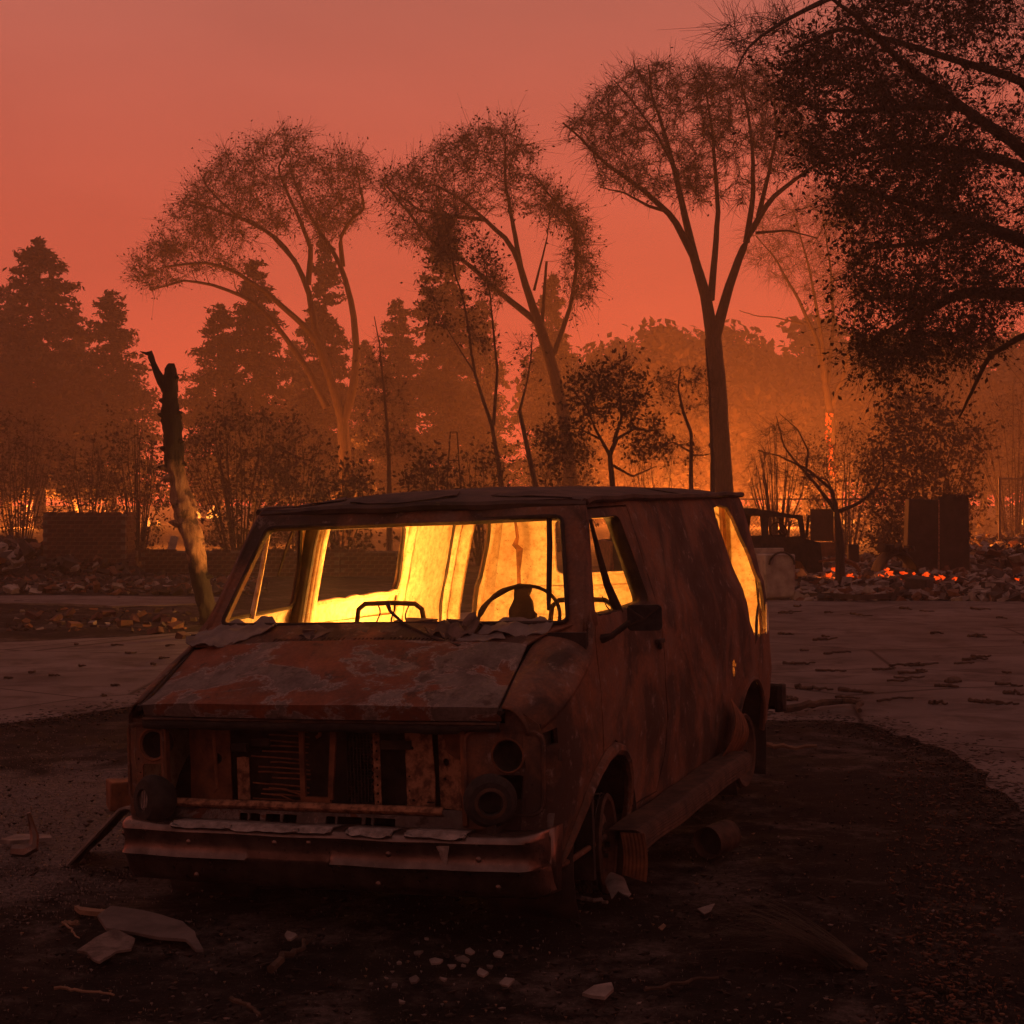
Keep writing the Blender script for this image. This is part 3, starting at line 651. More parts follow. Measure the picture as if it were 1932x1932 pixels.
wheel(.865, .86, 1, .20); wheel(-.865, .86, -1, .20); wheel(.85, 3.66, 1); wheel(-.85, 3.66, -1)
MB().tube([(-.7, .86, .21), (.7, .86, .21)], .035, 8).build('axle', m_dark, van); MB().tube([(-.7, 3.66, .21), (.7, 3.66, .21)], .045, 8).build('axle', m_dark, van)
# ---------------- running board with its loose ends
def rb(u, v):
    b = .82 + 2.15 * u
    P = [(.985, 0), (1.11, .002), (1.128, -.004), (1.14, -.02), (1.146, -.05), (1.146, -.09), (1.10, -.10)]
    q = v * 6; k = min(5, int(q)); t = q - k; a = P[k][0] * (1 - t) + P[k + 1][0] * t; dz = P[k][1] * (1 - t) + P[k + 1][1] * t
    if .15 < v < .85: a += .0025 * math.sin(v * 95)
    return (a, b, .276 + dz + .028 * u + .010 * nz((u * 4, 0, 0), 1.2))
MB().grid(rb, 40, 60).build('running_board', m_wheel, van, thick=.005, sharp=0)
MB().grid(lambda u, v: (1.045 + .11 * u + .012 * math.sin(v * 3), .805 + .0016 * math.sin(u * 40), .270 - .185 * v - .03 * u * v), 24, 8).build('board_end_flap', m_rust, van, thick=.004, sharp=0)
MB().grid(lambda u, v: (1.02 + .05 * math.sin(v * PI) + .02 * v + .004 * math.sin(u * 36), 2.80 + .42 * u + .16 * v * (1 - u) , .30 + .30 * v * (1 - .25 * u) - .04 * u), 22, 10).build('board_end_flap', m_rust, van, thick=.004, sharp=0)
for b in (1.2, 2.0, 2.7): MB().box((.80, b, .22), (1.02, b + .04, .27)).build('board_bracket', m_dark, van)
# ---------------- mirror, handle, rear bumper, marker scrap
mir = panel('mirror', rrect(1.10, 1.158, 1.258, 1.272, .02), lambda a, z: (a, .83 + .02 * (a - 1.1) + .025 * ((a - 1.18) / .08) ** 2 * .4, z), m_rubber, van, (), .03, .035, (0, -1, 0))
MB().tube([(1.10, .82, 1.18), (1.19, .815, 1.215), (1.25, .815, 1.262)], .005, 4).tube([(1.11, .82, 1.26), (1.18, .815, 1.215)], .005, 4).build('mirror_rib', m_dark, mir)
MB().tube([(.99, .80, 1.125), (1.04, .80, 1.14), (1.10, .84, 1.19), (1.14, .86, 1.215)], [.022, .014, .012, .012], 6).tube([(.99, .92, 1.12), (1.05, .88, 1.15), (1.12, .86, 1.20)], .008, 5).build('mirror_arm', m_dark, mir)
MB().box((1.005, 1.60, 1.03), (1.03, 1.70, 1.052)).box((1.005, 1.645, 1.0), (1.022, 1.675, 1.03)).build('door_handle', m_dark, door, bevel=.005)
mb = MB(); mb.grid(lambda u, v: (-1.04 + 2.08 * u, 4.46 - .05 * math.cos((v - .5) * 2) + .05 - .10 * (2 * abs(u - .5)) ** 8, .36 + .16 * v), 30, 5); mb.build('rear_bumper', m_dark, van, thick=.02)
MB().grid(lambda u, v: (1.0 + .035 * math.sin(u * 3), 4.36 + .14 * u, .345 + .17 * v), 6, 5).build('bumper_end', m_dark, van, thick=.03)
MB().box((1.004, .14, .69), (1.012, .17, .735), jit=.006).build('marker_scrap', m_dark, van)
MB().box((.92, .115, .72), (.94, .24, .84)).build('marker_backing', m_dark, van)
# ---------------- rear wall with door windows
rwin = [roundpoly([(-.47, 1.25), (-.46, 1.632), (.02, 1.632), (.055, 1.26)], .06), roundpoly([(.20, 1.25), (.20, 1.632), (.68, 1.632), (.70, 1.25)], .06)]
def rear_fn(a, z): return (a, 4.385 - .10 * max(0, z - 1.2) - .05 * (abs(a) / .95) ** 4 + .004 * nz((a, z, 0), 4), z)
rear_out = [(-.90, .33), (.90, .33), (.92, .9), (.90, 1.2), (.80, 1.70), (.75, 1.76), (-.75, 1.76), (-.80, 1.70), (-.90, 1.2), (-.92, .9)]
rear = panel('rear_doors', rear_out, rear_fn, [m_body, m_in], van, rwin, .08, .02, (0, 1, 0), .05)
MB().tube([(.12, 4.34, z) for z in np.linspace(.4, 1.72, 8)], .012, 5).build('rear_door_seam', m_in, rear)
for z in (1.17, .98): MB().tube([(a, 4.345 - .004 * math.sin(a * 9), z + .006 * math.sin(a * 4)) for a in np.linspace(-.8, .8, 16)], .014, 5).build('rear_door_pressing', m_in, rear)
for i, w in enumerate(rwin): MB().tube([(a, rear_fn(a, z)[1] - .026, z) for a, z in w], .012, 5, closed=True).build('rear_window_frame', m_in, rear)
MB().tube([(.70 + .01 * math.sin(z * 5), 4.31 - .10 * max(0, z - 1.2), z) for z in np.linspace(.4, 1.70, 12)], .022, 6).build('corner_rib', m_rust, rear); MB().tube([(.60 + .008 * math.sin(z * 7), 4.33 - .10 * max(0, z - 1.2), z) for z in np.linspace(.4, 1.70, 12)], .010, 5).build('corner_rib', m_dark, rear)
# sagging headliner strip and a hanging cord in front of the rear wall
MB().tube([(-.62, 4.0, 1.70), (-.60, 4.0, 1.52), (-.615, 3.99, 1.47), (-.585, 3.99, 1.44), (-.60, 4.0, 1.30), (-.60, 4.0, 1.0), (-.59, 4.0, .8)], [.008, .012, .022, .026, .014, .016, .012], 6).build('hanging_cord', m_rust, van)
panel('peeled_skin', [(3.98, .88), (4.06, .90), (4.17, 1.06), (4.13, 1.07), (4.05, .97)], lambda b, z: (side_a(b, z) + .025 - .02 * (z - .88) / .2, b, z), [m_in, m_in], van, (), .05, .004, (1, 0, 0))
panel('peeled_skin', [(3.74, .84), (3.80, .87), (3.86, 1.0), (3.92, 1.10), (3.83, 1.03), (3.76, .95)], lambda b, z: (side_a(b, z) + .008, b, z), [m_dark, m_in], van, (), .05, .004, (1, 0, 0))
# ---------------- seats, steering wheel
def seat(a0, a1, b, name='seat_frame', springs=True):
    am = (a0 + a1) / 2; z1 = 1.253
    path = [(a0 - .01, b - .04, .40), (a0 - .005, b - .01, .8), (a0, b, 1.15), (a0 + .012, b, 1.22), (a0 + .05, b, z1 - .004), (am, b, z1), (a1 - .05, b, z1 - .006), (a1 - .012, b, 1.22), (a1, b, 1.15), (a1 + .005, b - .01, .8), (a1 + .01, b - .04, .40)]
    o = MB().tube(path, .0135, 8).build(name, m_dark, van)
    if springs:
        for k, da in enumerate((.12, .205, .285)):
            MB().tube([(a0 + da + (.012 * math.sin(t * 11 + k)), b + .005, 1.245 - .25 * t) for t in np.linspace(0, 1, 34)], .0042, 4).build('seat_spring', m_dark, o)
        MB().box((am + .03, b - .02, 1.11), (am + .07, b, 1.165)).build('seat_latch', m_dark, o)
    MB().box((a0 - .02, b - .50, .55), (a1 + .02, b - .02, .58)).build('seat_pan', m_dark, o)
    return o
seat(-.555, -.175, 1.5); seat(.46, .80, 1.62, springs=False)
sc_ = Vector((.485, 1.10, 1.185)); sx = Vector((1, 0, 0)); sy = Vector((0, .55, .83)).normalized()
sw = MB().tube([sc_ + sx * (.205 * math.cos(t)) + sy * (.192 * math.sin(t)) for t in np.linspace(0, 2 * PI, 48, endpoint=False)], [.009 + (.006 * abs(math.sin(t * 5)) if 1.7 < t < 2.9 else 0) for t in np.linspace(0, 2 * PI, 48, endpoint=False)], 8, closed=True).build('steering_wheel', m_dark, van)
bl = [(-.055, .185), (-.03, .195), (.03, .19), (.025, .15), (.045, .12), (.06, .07), (.085, .04), (.075, -.02), (.10, -.06), (-.05, -.08), (-.062, -.03), (-.05, .02), (-.06, .06), (-.045, .12)]
panel('melted_spoke', bl, lambda x, y: tuple(sc_ + sx * x + sy * y + Vector((0, .012 * nz((x, y, 0), 30), 0))), m_dark, sw, (), .025, .022, (0, -1, 0))
MB().tube([sc_ + Vector((0, 0, -.02)), (.485, .98, 1.05), (.485, .80, .80)], .03, 8).build('steering_column', m_dark, van)
# ------------------------------------------------------------------ fire
def flame_mat(name, st, c0=(1, .20, .02), c1=(1, .52, .10)):
    return emis(name, c0, c1, st, 6)
m_flame = flame_mat('flame', 9.0); m_flame_far = flame_mat('far_flame', 2.4, (1, .16, .012), (1, .46, .07)); m_ember = emis('glowing_ember', (.5, .012, .0), (1, .09, .008), 1.5, 9)
m_coal = simple('charcoal', (.008, .006, .006), (.04, .028, .024), 14, .95, 0, .8, .01)
def flame_mesh(h, r, seed):
    rnd = random.Random(seed); mb = MB(); pts = []; rr = []; n = 9; dx = rnd.uniform(-.3, .3) * h; dy = rnd.uniform(-.3, .3) * h; ph = rnd.uniform(0, 6)
    for k in range(n):
        t = k / (n - 1); w = math.sin(t * 5 + ph) * .12 * h * t
        pts.append((dx * t * t + w, dy * t * t + .6 * w, h * t)); rr.append(max(.004, r * (math.sin(PI * (t * .72 + .25)) ** 1.1) * (1 - .75 * t)))
    return mb.tube(pts, rr, 7)
def fire(name, loc, label, group=None, n=5, h=.4, spread=.3, power=0, color=(1, .42, .10), mat=None, seed=0, lz=None, lr=.15, bed=True):
    rnd = random.Random(seed); root = empty(name, loc, label=label, cat='fire', group=group)
    for k in range(n):
        hh = h * rnd.uniform(.55, 1.1); o = flame_mesh(hh, hh * rnd.uniform(.2, .34), seed * 31 + k).build('flame', mat or m_flame, root, sharp=0)
        smooth(o.data, 180); t = rnd.uniform(0, 2 * PI); q = spread * math.sqrt(rnd.random()); o.location = (q * math.cos(t), q * math.sin(t), 0)
    if bed:
        mb = MB()
        for k in range(14):
            t = rnd.uniform(0, 2 * PI); q = spread * 1.2 * math.sqrt(rnd.random()); c = Vector((q * math.cos(t), q * math.sin(t), .02)); d = Vector((rnd.uniform(-1, 1), rnd.uniform(-1, 1), rnd.uniform(0, .4))).normalized() * rnd.uniform(.4, .9) * spread
            mb.tube([c - d * .5, c, c + d * .5], [.03 * spread, .06 * spread, .02 * spread], 5)
        mb.build('burning_sticks', m_coal, root)
    if power:
        li = bpy.data.lights.new('fire_light', 'POINT'); li.energy = power; li.color = color; li.shadow_soft_size = lr
        lo = link(bpy.data.objects.new('fire_light', li), root); lo.location = (0, 0, lz if lz is not None else h * .6)
    return root
vm = Matrix.Translation((-.7752, 6.9958, 0)) @ Matrix.Rotation(-.3640, 4, 'Z')
fire('van_fire', vm @ Vector((-.30, 2.30, .40)), 'yellow fire burning on the floor inside the van', None, 6, .42, .30, 280, (1, .37, .056), seed=3, lz=.36, lr=.22)
# ------------------------------------------------------------------ trees
m_bark = simple('dark_bark', (.028, .020, .016), (.075, .052, .042), 8, .95, 0, .9, .02, stretch=(3, 3, .6))
m_leaf = simple('scorched_leaf', (.030, .018, .010), (.075, .045, .022), 2.0, .9, 0, 0)
m_needle = simple('scorched_needle', (.022, .020, .012), (.055, .042, .024), 1.2, .9, 0, 0)
m_oakleaf = simple('dry_oak_leaf', (.018, .011, .007), (.05, .030, .016), 2.5, .9, 0, 0)
def tubes(P, R, n):                                # P (m,k,3), R (m,k) -> verts, quads
    m, k, _ = P.shape
    D = np.gradient(P, axis=1); D /= np.linalg.norm(D, axis=2, keepdims=True) + 1e-9
    ref = np.where(np.abs(D[..., 2:3]) > .9, np.array([1., 0, 0]), np.array([0, 0, 1.]))
    X = np.cross(D, ref); X /= np.linalg.norm(X, axis=2, keepdims=True) + 1e-9; Y = np.cross(D, X)
    t = np.arange(n) * 2 * PI / n
    V = P[:, :, None, :] + R[:, :, None, None] * (np.cos(t)[None, None, :, None] * X[:, :, None, :] + np.sin(t)[None, None, :, None] * Y[:, :, None, :])
    ix = np.arange(m * k * n).reshape(m, k, n); a = ix[:, :-1, :]; b = ix[:, 1:, :]
    F = np.stack([a, np.roll(a, -1, 2), np.roll(b, -1, 2), b], -1).reshape(-1, 4)
    return V.reshape(-1, 3), F
def resample(p, k):
    p = np.asarray(p, float); d = np.concatenate([[0], np.cumsum(np.linalg.norm(np.diff(p, axis=0), axis=1))]); t = np.linspace(0, d[-1], k * 3)
    q = np.stack([np.interp(t, d, p[:, i]) for i in range(3)], -1)
    for _ in range(2): q[1:-1] = .25 * q[:-2] + .5 * q[1:-1] + .25 * q[2:]
    return q[np.linspace(0, len(q) - 1, k).astype(int)]
def leaves(C, size, rs, asp=.55):
    n = len(C); A = rs.normal(size=(n, 3)); A /= np.linalg.norm(A, axis=1, keepdims=True); B = np.cross(A, rs.normal(size=(n, 3))); B /= np.linalg.norm(B, axis=1, keepdims=True) + 1e-9
    s = (size * rs.uniform(.6, 1.35, n))[:, None]; Cn = np.cross(A, B) * s * .18
    V = np.stack([C - A * s, C + B * s * asp + Cn, C + A * s, C - B * s * asp + Cn], 1).reshape(-1, 3)
    return V, np.arange(4 * n).reshape(-1, 4)
def crown_tree(name, label, Y, limbs, polys, nclump, leaf=.10, per=14, sig=.28, depth=2.2, seed=1, cat='tree', group=None, twig=.010, mat_leaf=None, base=None, bark=None, drop=(0, 0, 0), along=.5, fat=.85):
    """limbs: [(radius at start, radius at end, depth drift, [(u, v), ...])], polys: crown regions [(weight, [(u, v), ...])]"""
    rs = np.random.RandomState(seed); root_p = base or at(*limbs[0][3][0], Y); O = np.array([root_p[0], root_p[1], 0.0])
    LP, LR, N, ND, NR = [], [], [], [], []
    for r0, r1, dd, pts in limbs:
        tt = np.linspace(0, 1, len(pts)); p = np.array([tuple(at(u, v, Y + dd * w ** 1.3)) for (u, v), w in zip(pts, tt)])
        q = resample(p, 16); q += rs.normal(0, .02, q.shape) * np.linalg.norm(p[-1] - p[0]) * .10 * np.linspace(.0, 1, 16)[:, None]
        r0 *= fat; r1 *= fat; r = r0 + (r1 - r0) * np.linspace(0, 1, 16) ** .8; LP.append(q); LR.append(r)
        d = np.gradient(q, axis=0); d /= np.linalg.norm(d, axis=1, keepdims=True) + 1e-9
        s0 = 5 if r0 > .05 else 2
        N += list(q[s0:]); ND += list(d[s0:]); NR += list(r[s0:])
    if name and limbs[0][3][0][1] < 3000:               # trunk runs down to the ground
        p0 = LP[0][0]
        if p0[2] > .05:
            g = np.array([p0[0] - (LP[0][2][0] - p0[0]) * .3, p0[1], -.1]); LP.append(resample([g, (g + p0) / 2, p0], 16)); LR.append(np.linspace(LR[0][0] * 1.25, LR[0][0], 16))
    wsum = sum(q[0] for q in polys); C = []
    BARE = []
    for w, poly, *bare in polys:
        k = int(round(nclump * w / wsum)); us = [p[0] for p in poly]; vs = [p[1] for p in poly]; got = 0; guard = 0
        while got < k and guard < k * 60:
            guard += 1; u = rs.uniform(min(us), max(us)); v = rs.uniform(min(vs), max(vs))
            if inside((u, v), poly):
                p = np.array(at(u, v, Y + rs.normal(0, depth))); C.append(p); BARE.append(bool(bare)); got += 1
    C = np.array(C); NA = np.array(N); D0 = np.min(np.linalg.norm(C[:, None, :] - NA[None, :, :], axis=2), axis=1); od = np.argsort(D0); C = C[od]; BARE = np.array(BARE)[od]; keep = []
    cap = len(N) + len(C) * 4; NB = np.zeros((cap, 3)); NDB = np.zeros((cap, 3)); NRB = np.zeros(cap); m = len(N); NB[:m] = N; NDB[:m] = ND; NRB[:m] = NR
    TP, TR = [], []
    for c, isbare in zip(C, BARE):
        dv = c - NB[:m]; L = np.linalg.norm(dv, axis=1); fw = np.einsum('ij,ij->i', dv, NDB[:m]) / (L + 1e-6)
        j = int(np.argmin(L * (1.25 - .45 * fw))); n0, d0, r0 = NB[j], NDB[j], NRB[j]; l = L[j]
        if l < .05: continue
        c1 = n0 + d0 * l * .45; t = np.linspace(0, 1, 6)[:, None]
        P = (1 - t) ** 2 * n0 + 2 * t * (1 - t) * c1 + t * t * c; P[1:-1] += rs.normal(0, .05 * l, (4, 3)); P[-1] += np.array(drop) * l
        ra = min(r0 * .75, twig + .010 * l); R = np.linspace(ra, max(.004, twig * .35), 6); TP.append(P); TR.append(R); keep.append(not isbare)
        dd = np.gradient(P, axis=0); dd /= np.linalg.norm(dd, axis=1, keepdims=True) + 1e-9
        NB[m:m + 4] = P[2:]; NDB[m:m + 4] = dd[2:]; NRB[m:m + 4] = R[2:]; m += 4
    TP = np.array(TP); TR = np.array(TR)
    V1, F1 = tubes(np.array(LP), np.array(LR), 8); V2, F2 = tubes(TP, TR, 4)
    # fine twiglets at every clump
    k = 8; fr_ = rs.uniform(0, 1, (len(TP) * k, 1)); base_ = np.repeat(TP[:, 2, :], k, 0) * (1 - fr_) + np.repeat(TP[:, 5, :], k, 0) * fr_; dr_ = np.repeat(TP[:, 5, :] - TP[:, 3, :], k, 0); dr_ /= np.linalg.norm(dr_, axis=1, keepdims=True) + 1e-9; tip = base_ + dr_ * rs.uniform(.6, 2.2, (len(dr_), 1)) * sig + rs.normal(0, sig * .95, dr_.shape)
    mid = (base_ + tip) / 2 + rs.normal(0, sig * .2, tip.shape); V3, F3 = tubes(np.stack([base_, mid, tip], 1), np.tile(np.array([[.9, .7, .4]]) * twig * .42, (len(tip), 1)), 3)
    V = np.concatenate([V1, V2, V3]) - O; F = np.concatenate([F1, F2 + len(V1), F3 + len(V1) + len(V2)])
    me = fastmesh('trunk', V, F); me.materials.append(bark or m_bark); smooth(me, 180)
    o = empty(name, tuple(O), label=label, cat=cat, group=group)
    link(bpy.data.objects.new('trunk', me), o)
    if per:
        kp = np.repeat(np.array(keep), k); B_, T_ = base_[kp], tip[kp]; m_ = max(1, int(round(per / k))); f_ = rs.uniform(.35, 1.08, (len(B_) * m_, 1))
        LC = np.repeat(B_, m_, 0) * (1 - f_) + np.repeat(T_, m_, 0) * f_ + rs.normal(0, leaf * .5, (len(B_) * m_, 3)) - O
        if per < k: LC = LC[rs.uniform(0, 1, len(LC)) < per / k]
        V, F = leaves(LC, leaf, rs); me = fastmesh('crown', V, F); me.materials.append(mat_leaf or m_leaf); link(bpy.data.objects.new('crown', me), o)
    return o
def ca(*pts): return [((400 + .9834 * x) / 1.98758, (400 + .9834 * y) / 1.98758) for x, y in pts]
def cb(*pts): return [((1900 + 1.0041 * x) / 1.98758, 1.0041 * y / 1.98758) for x, y in pts]
# tree bent by the wind, left of the middle
crown_tree('windswept_tree', 'tall windswept tree leaning left with a wide ragged crown, behind the charred stump', 66, [
    (.34, .26, 0, ca((915, 1420), (905, 1300), (900, 1190))),
    (.24, .05, -2, ca((900, 1200), (845, 1010), (790, 870), (700, 790), (600, 700), (480, 620), (370, 590), (230, 610))),
    (.18, .04, 1.5, ca((840, 1150), (760, 990), (660, 850), (560, 740), (440, 690), (300, 660), (170, 700))),
    (.20, .05, 2, ca((845, 1010), (795, 850), (770, 700), (720, 590), (660, 510), (560, 440), (430, 400), (320, 360))),
    (.15, .04, -1, ca((768, 680), (780, 540), (740, 440), (690, 330), (650, 240), (690, 150))),
    (.24, .05, 1, ca((905, 1190), (940, 1080), (955, 930), (935, 760), (900, 620), (860, 550), (800, 460), (740, 350), (700, 250))),
    (.13, .03, -2, ca((900, 610), (890, 500), (930, 430), (985, 390), (965, 300), (950, 210))),
    (.11, .03, 1, ca((720, 590), (620, 480), (500, 420), (400, 330), (360, 260)))],
    [(3.5, ca((100, 600), (280, 350), (440, 170), (640, 100), (780, 90), (950, 150), (1020, 230), (990, 400), (860, 520), (700, 520), (560, 560), (400, 560), (250, 560))), (2.4, ca((330, 250), (440, 165), (540, 190), (640, 100), (760, 90), (800, 170), (940, 150), (1020, 200), (1000, 310), (880, 330), (760, 330), (600, 340), (420, 330), (290, 360))),
     (1.6, ca((90, 590), (180, 510), (300, 480), (430, 560), (560, 610), (480, 640), (330, 640), (180, 700), (110, 660))),
     (1.5, ca((270, 360), (430, 330), (640, 360), (700, 470), (600, 480), (480, 520), (350, 500), (260, 440))),
     (1.0, ca((720, 330), (900, 330), (1000, 380), (930, 470), (860, 520), (770, 440)))],
    1000, .058, 7, .30, 2.4, 3, twig=.019)
crown_tree('forked_tree', 'forked tree with arched leafy boughs, between the windswept tree and the tallest tree', 58, [
    (.30, .22, 0, ca((1770, 1420), (1745, 1180), (1700, 990), (1655, 850))),
    (.20, .04, -1, ca((1655, 850), (1600, 690), (1572, 590), (1530, 510), (1440, 430), (1350, 350), (1250, 300))),
    (.12, .03, 1.5, ca((1578, 610), (1550, 450), (1520, 300), (1520, 150), (1500, 80))),
    (.15, .03, 2, ca((1640, 820), (1500, 710), (1380, 600), (1250, 520), (1130, 380), (1050, 280))),
    (.12, .03, -2, ca((1705, 945), (1770, 760), (1795, 600), (1780, 450), (1700, 350), (1640, 270))),
    (.09, .05, 0, ca((1660, 830), (1668, 720), (1677, 590))),
    (.06, .02, 1, ca((1630, 700), (1680, 500), (1690, 420))),
    (.10, .03, 1, ca((1440, 430), (1330, 420), (1200, 400), (1100, 330)))],
    [(2.6, ca((1030, 280), (1250, 150), (1500, 50), (1620, 130), (1680, 300), (1820, 450), (1850, 700), (1780, 560), (1640, 420), (1500, 420), (1350, 520), (1150, 420))), (1.6, ca((1250, 150), (1360, 90), (1500, 40), (1590, 60), (1640, 180), (1600, 290), (1480, 300), (1330, 280), (1200, 210))),
     (1.6, ca((1020, 270), (1150, 220), (1300, 270), (1420, 330), (1400, 440), (1250, 440), (1120, 380), (1040, 340))),
     (.9, ca((1620, 270), (1720, 320), (1800, 400), (1820, 480), (1760, 470), (1650, 380))),
     (1.0, ca((1760, 460), (1830, 440), (1860, 600), (1860, 740), (1780, 800), (1740, 700))),
     (.8, ca((1040, 380), (1180, 430), (1350, 500), (1300, 560), (1120, 520))),
     (.4, ca((1420, 560), (1520, 640), (1500, 760), (1440, 700)))],
    820, .055, 7, .30, 2.2, 5, twig=.018)
crown_tree('tall_tree', 'tallest thin-leaved tree with three rising limbs, right behind the van roof', 50, [
    (.40, .30, 0, cb((810, 1900), (795, 1600), (785, 1420), (770, 1265))),
    (.25, .16, 0, cb((770, 1265), (742, 1100), (700, 960))),
    (.16, .03, -2, cb((700, 960), (620, 810), (500, 700), (380, 620), (260, 500), (210, 460))),
    (.16, .03, 1.5, cb((702, 965), (662, 790), (630, 650), (590, 500), (540, 350), (530, 240))),
    (.14, .03, 2, cb((762, 1120), (778, 950), (790, 800), (780, 650), (770, 500), (740, 300))),
    (.22, .05, -1, cb((778, 1260), (825, 1090), (870, 960), (930, 830), (990, 740), (1100, 650), (1180, 600))),
    (.12, .03, 1, cb((895, 905), (920, 740), (920, 560), (900, 420), (870, 270))),
    (.10, .02, -2, cb((940, 810), (980, 640), (1010, 500), (990, 250))),
    (.07, .02, 1, cb((600, 790), (530, 770), (440, 720), (350, 700))),
    (.06, .02, -1, cb((930, 870), (1050, 860), (1160, 890))),
    (.07, .02, 2, cb((640, 650), (560, 500), (470, 380), (400, 300)))],
    [(4.5, cb((200, 470), (380, 300), (530, 225), (700, 240), (860, 250), (990, 230), (1080, 350), (1150, 600), (1000, 700), (900, 760), (780, 780), (640, 760), (520, 700), (330, 600))), (2.0, cb((190, 470), (310, 400), (380, 300), (520, 220), (640, 240), (690, 320), (660, 470), (600, 560), (470, 560), (330, 560), (240, 530))),
     (1.3, cb((700, 240), (790, 230), (860, 300), (850, 500), (760, 560), (690, 420))),
     (1.6, cb((860, 260), (990, 230), (1060, 330), (1120, 500), (1140, 620), (1000, 640), (900, 560))),
     (.8, cb((330, 560), (520, 600), (620, 700), (560, 760), (430, 720), (340, 690))),
     (.5, cb((620, 560), (720, 600), (740, 760), (650, 700)))],
    1300, .046, 2, .24, 2.0, 8, twig=.018)
crown_tree('faint_tree', 'hazy bare fan-shaped tree with an ember-lit trunk, right of the tallest tree', 74, [
    (.26, .20, 0, cb((1235, 1830), (1218, 1700), (1212, 1560), (1190, 1440))),
    (.16, .03, 1, cb((1190, 1440), (1160, 1270), (1090, 1120), (1000, 960), (930, 880))),
    (.14, .03, -1, cb((1192, 1440), (1175, 1250), (1130, 1000), (1080, 820))),
    (.14, .03, 2, cb((1200, 1440), (1220, 1200), (1210, 1000), (1180, 800))),
    (.12, .03, -2, cb((1212, 1520), (1260, 1400), (1300, 1200), (1320, 1000))),
    (.05, .02, 0, cb((1110, 1210), (1000, 1185), (930, 1180), (870, 1160)))],
    [(2, cb((900, 840), (1000, 760), (1150, 700), (1300, 740), (1380, 900), (1360, 1150), (1200, 1150), (1000, 1050), (900, 980)))],
    560, .05, 1, .36, 2.4, 12, twig=.014)
# near oak whose trunk stands out of frame
oak = crown_tree('oak_tree', 'near dark oak spreading its leafy boughs over the right edge', 22, [
    (.42, .30, 0, [(2150, 1110), (2140, 900), (2120, 700), (2110, 520)]),
    (.20, .04, -1.5, cb((2100, 1000), (1932, 900), (1740, 830), (1500, 760), (1300, 700))),
    (.20, .05, 1.5, cb((2080, 1140), (1932, 1100), (1700, 1090), (1550, 1170), (1380, 1260))),
    (.18, .03, -2.5, cb((2100, 800), (1932, 560), (1700, 400), (1500, 250), (1300, 60), (1180, -30))),
    (.09, .012, -2.6, cb((1500, 10), (1300, -50), (1150, 20), (1050, 70), (940, 140), (880, 200), (850, 290))),
    (.16, .03, 2.5, cb((2100, 860), (1932, 620), (1700, 560), (1400, 540), (1150, 620))),
    (.14, .03, -1, cb((2100, 600), (1932, 300), (1600, 200), (1250, 100), (1040, 200))),
    (.10, .02, 1.5, cb((2080, 1230), (1932, 1250), (1800, 1330), (1720, 1500), (1690, 1560))),
    (.10, .02, 2.5, cb((1740, 830), (1600, 900), (1450, 920), (1290, 900))),
    (.10, .02, -2, cb((1700, 400), (1500, 400), (1250, 420), (1060, 380))),
    (.22, .08, 1, [(2120, 700), (2200, 400), (2300, 150)])],
    [(1.4, cb((1230, 60), (1290, -80), (1800, -120), (1800, 120), (1600, 230), (1400, 220), (1250, 170))),
     (1.8, cb((1030, 210), (1150, 120), (1280, 200), (1500, 250), (1700, 320), (1600, 440), (1350, 440), (1150, 430), (1010, 350))),
     (1.8, cb((1100, 480), (1300, 430), (1600, 450), (1800, 560), (1700, 680), (1450, 640), (1250, 640), (1130, 620))),
     (1.7, cb((1200, 690), (1450, 660), (1750, 720), (1800, 900), (1600, 960), (1400, 900), (1240, 800))),
     (1.3, cb((1250, 1000), (1290, 900), (1500, 960), (1800, 1000), (1850, 1130), (1600, 1150), (1400, 1180), (1260, 1200), (1300, 1100))),
     (1.2, cb((1290, 1240), (1500, 1200), (1800, 1180), (1850, 1300), (1600, 1350), (1400, 1420), (1290, 1330))),
     (3.0, cb((1700, -120), (2300, -150), (2400, 1200), (1750, 1200), (1650, 700))),
     (.30, cb((790, 90), (900, 60), (1050, 20), (1100, 70), (940, 180), (870, 280), (820, 180)), True)],
    1700, .034, 17, .24, 2.2, 21, twig=.009, fat=.62, mat_leaf=m_oakleaf, along=.5)
# saplings, shrubs and dead bushes in front of the smoke
crown_tree('sapling', 'slim two-stemmed sapling with few leaves, in front of the forked tree', 44, [
    (.10, .06, 0, ca((1510, 1500), (1500, 1400), (1470, 1220))), (.06, .015, .4, ca((1470, 1220), (1400, 1010), (1370, 770), (1330, 640), (1290, 430))),
    (.06, .015, -.4, ca((1475, 1215), (1490, 1000), (1460, 700), (1430, 540))), (.03, .01, .3, ca((1400, 1010), (1330, 900), (1270, 800), (1230, 720)))],
    [(2, ca((1230, 420), (1310, 380), (1360, 470), (1330, 640), (1260, 600))), (1.4, ca((1380, 480), (1450, 470), (1500, 600), (1450, 720), (1400, 640))), (1, ca((1180, 660), (1260, 690), (1320, 860), (1240, 860))), (1, ca((1330, 700), (1440, 720), (1480, 900), (1400, 960), (1350, 860)))],
    180, .055, 10, .24, .7, 31, group='saplings behind the van', twig=.007)
crown_tree('sapling', 'snapped kinked sapling just right of the slim two-stemmed one', 42, [
    (.09, .06, 0, ca((1645, 1500), (1630, 1420), (1600, 1280), (1575, 1160))), (.045, .01, .2, ca((1575, 1160), (1600, 1060), (1615, 980), (1625, 860)))],
    [(1, ca((1560, 880), (1640, 860), (1640, 1000), (1580, 1060)))], 26, .05, 3, .2, .4, 32, group='saplings behind the van', twig=.006)
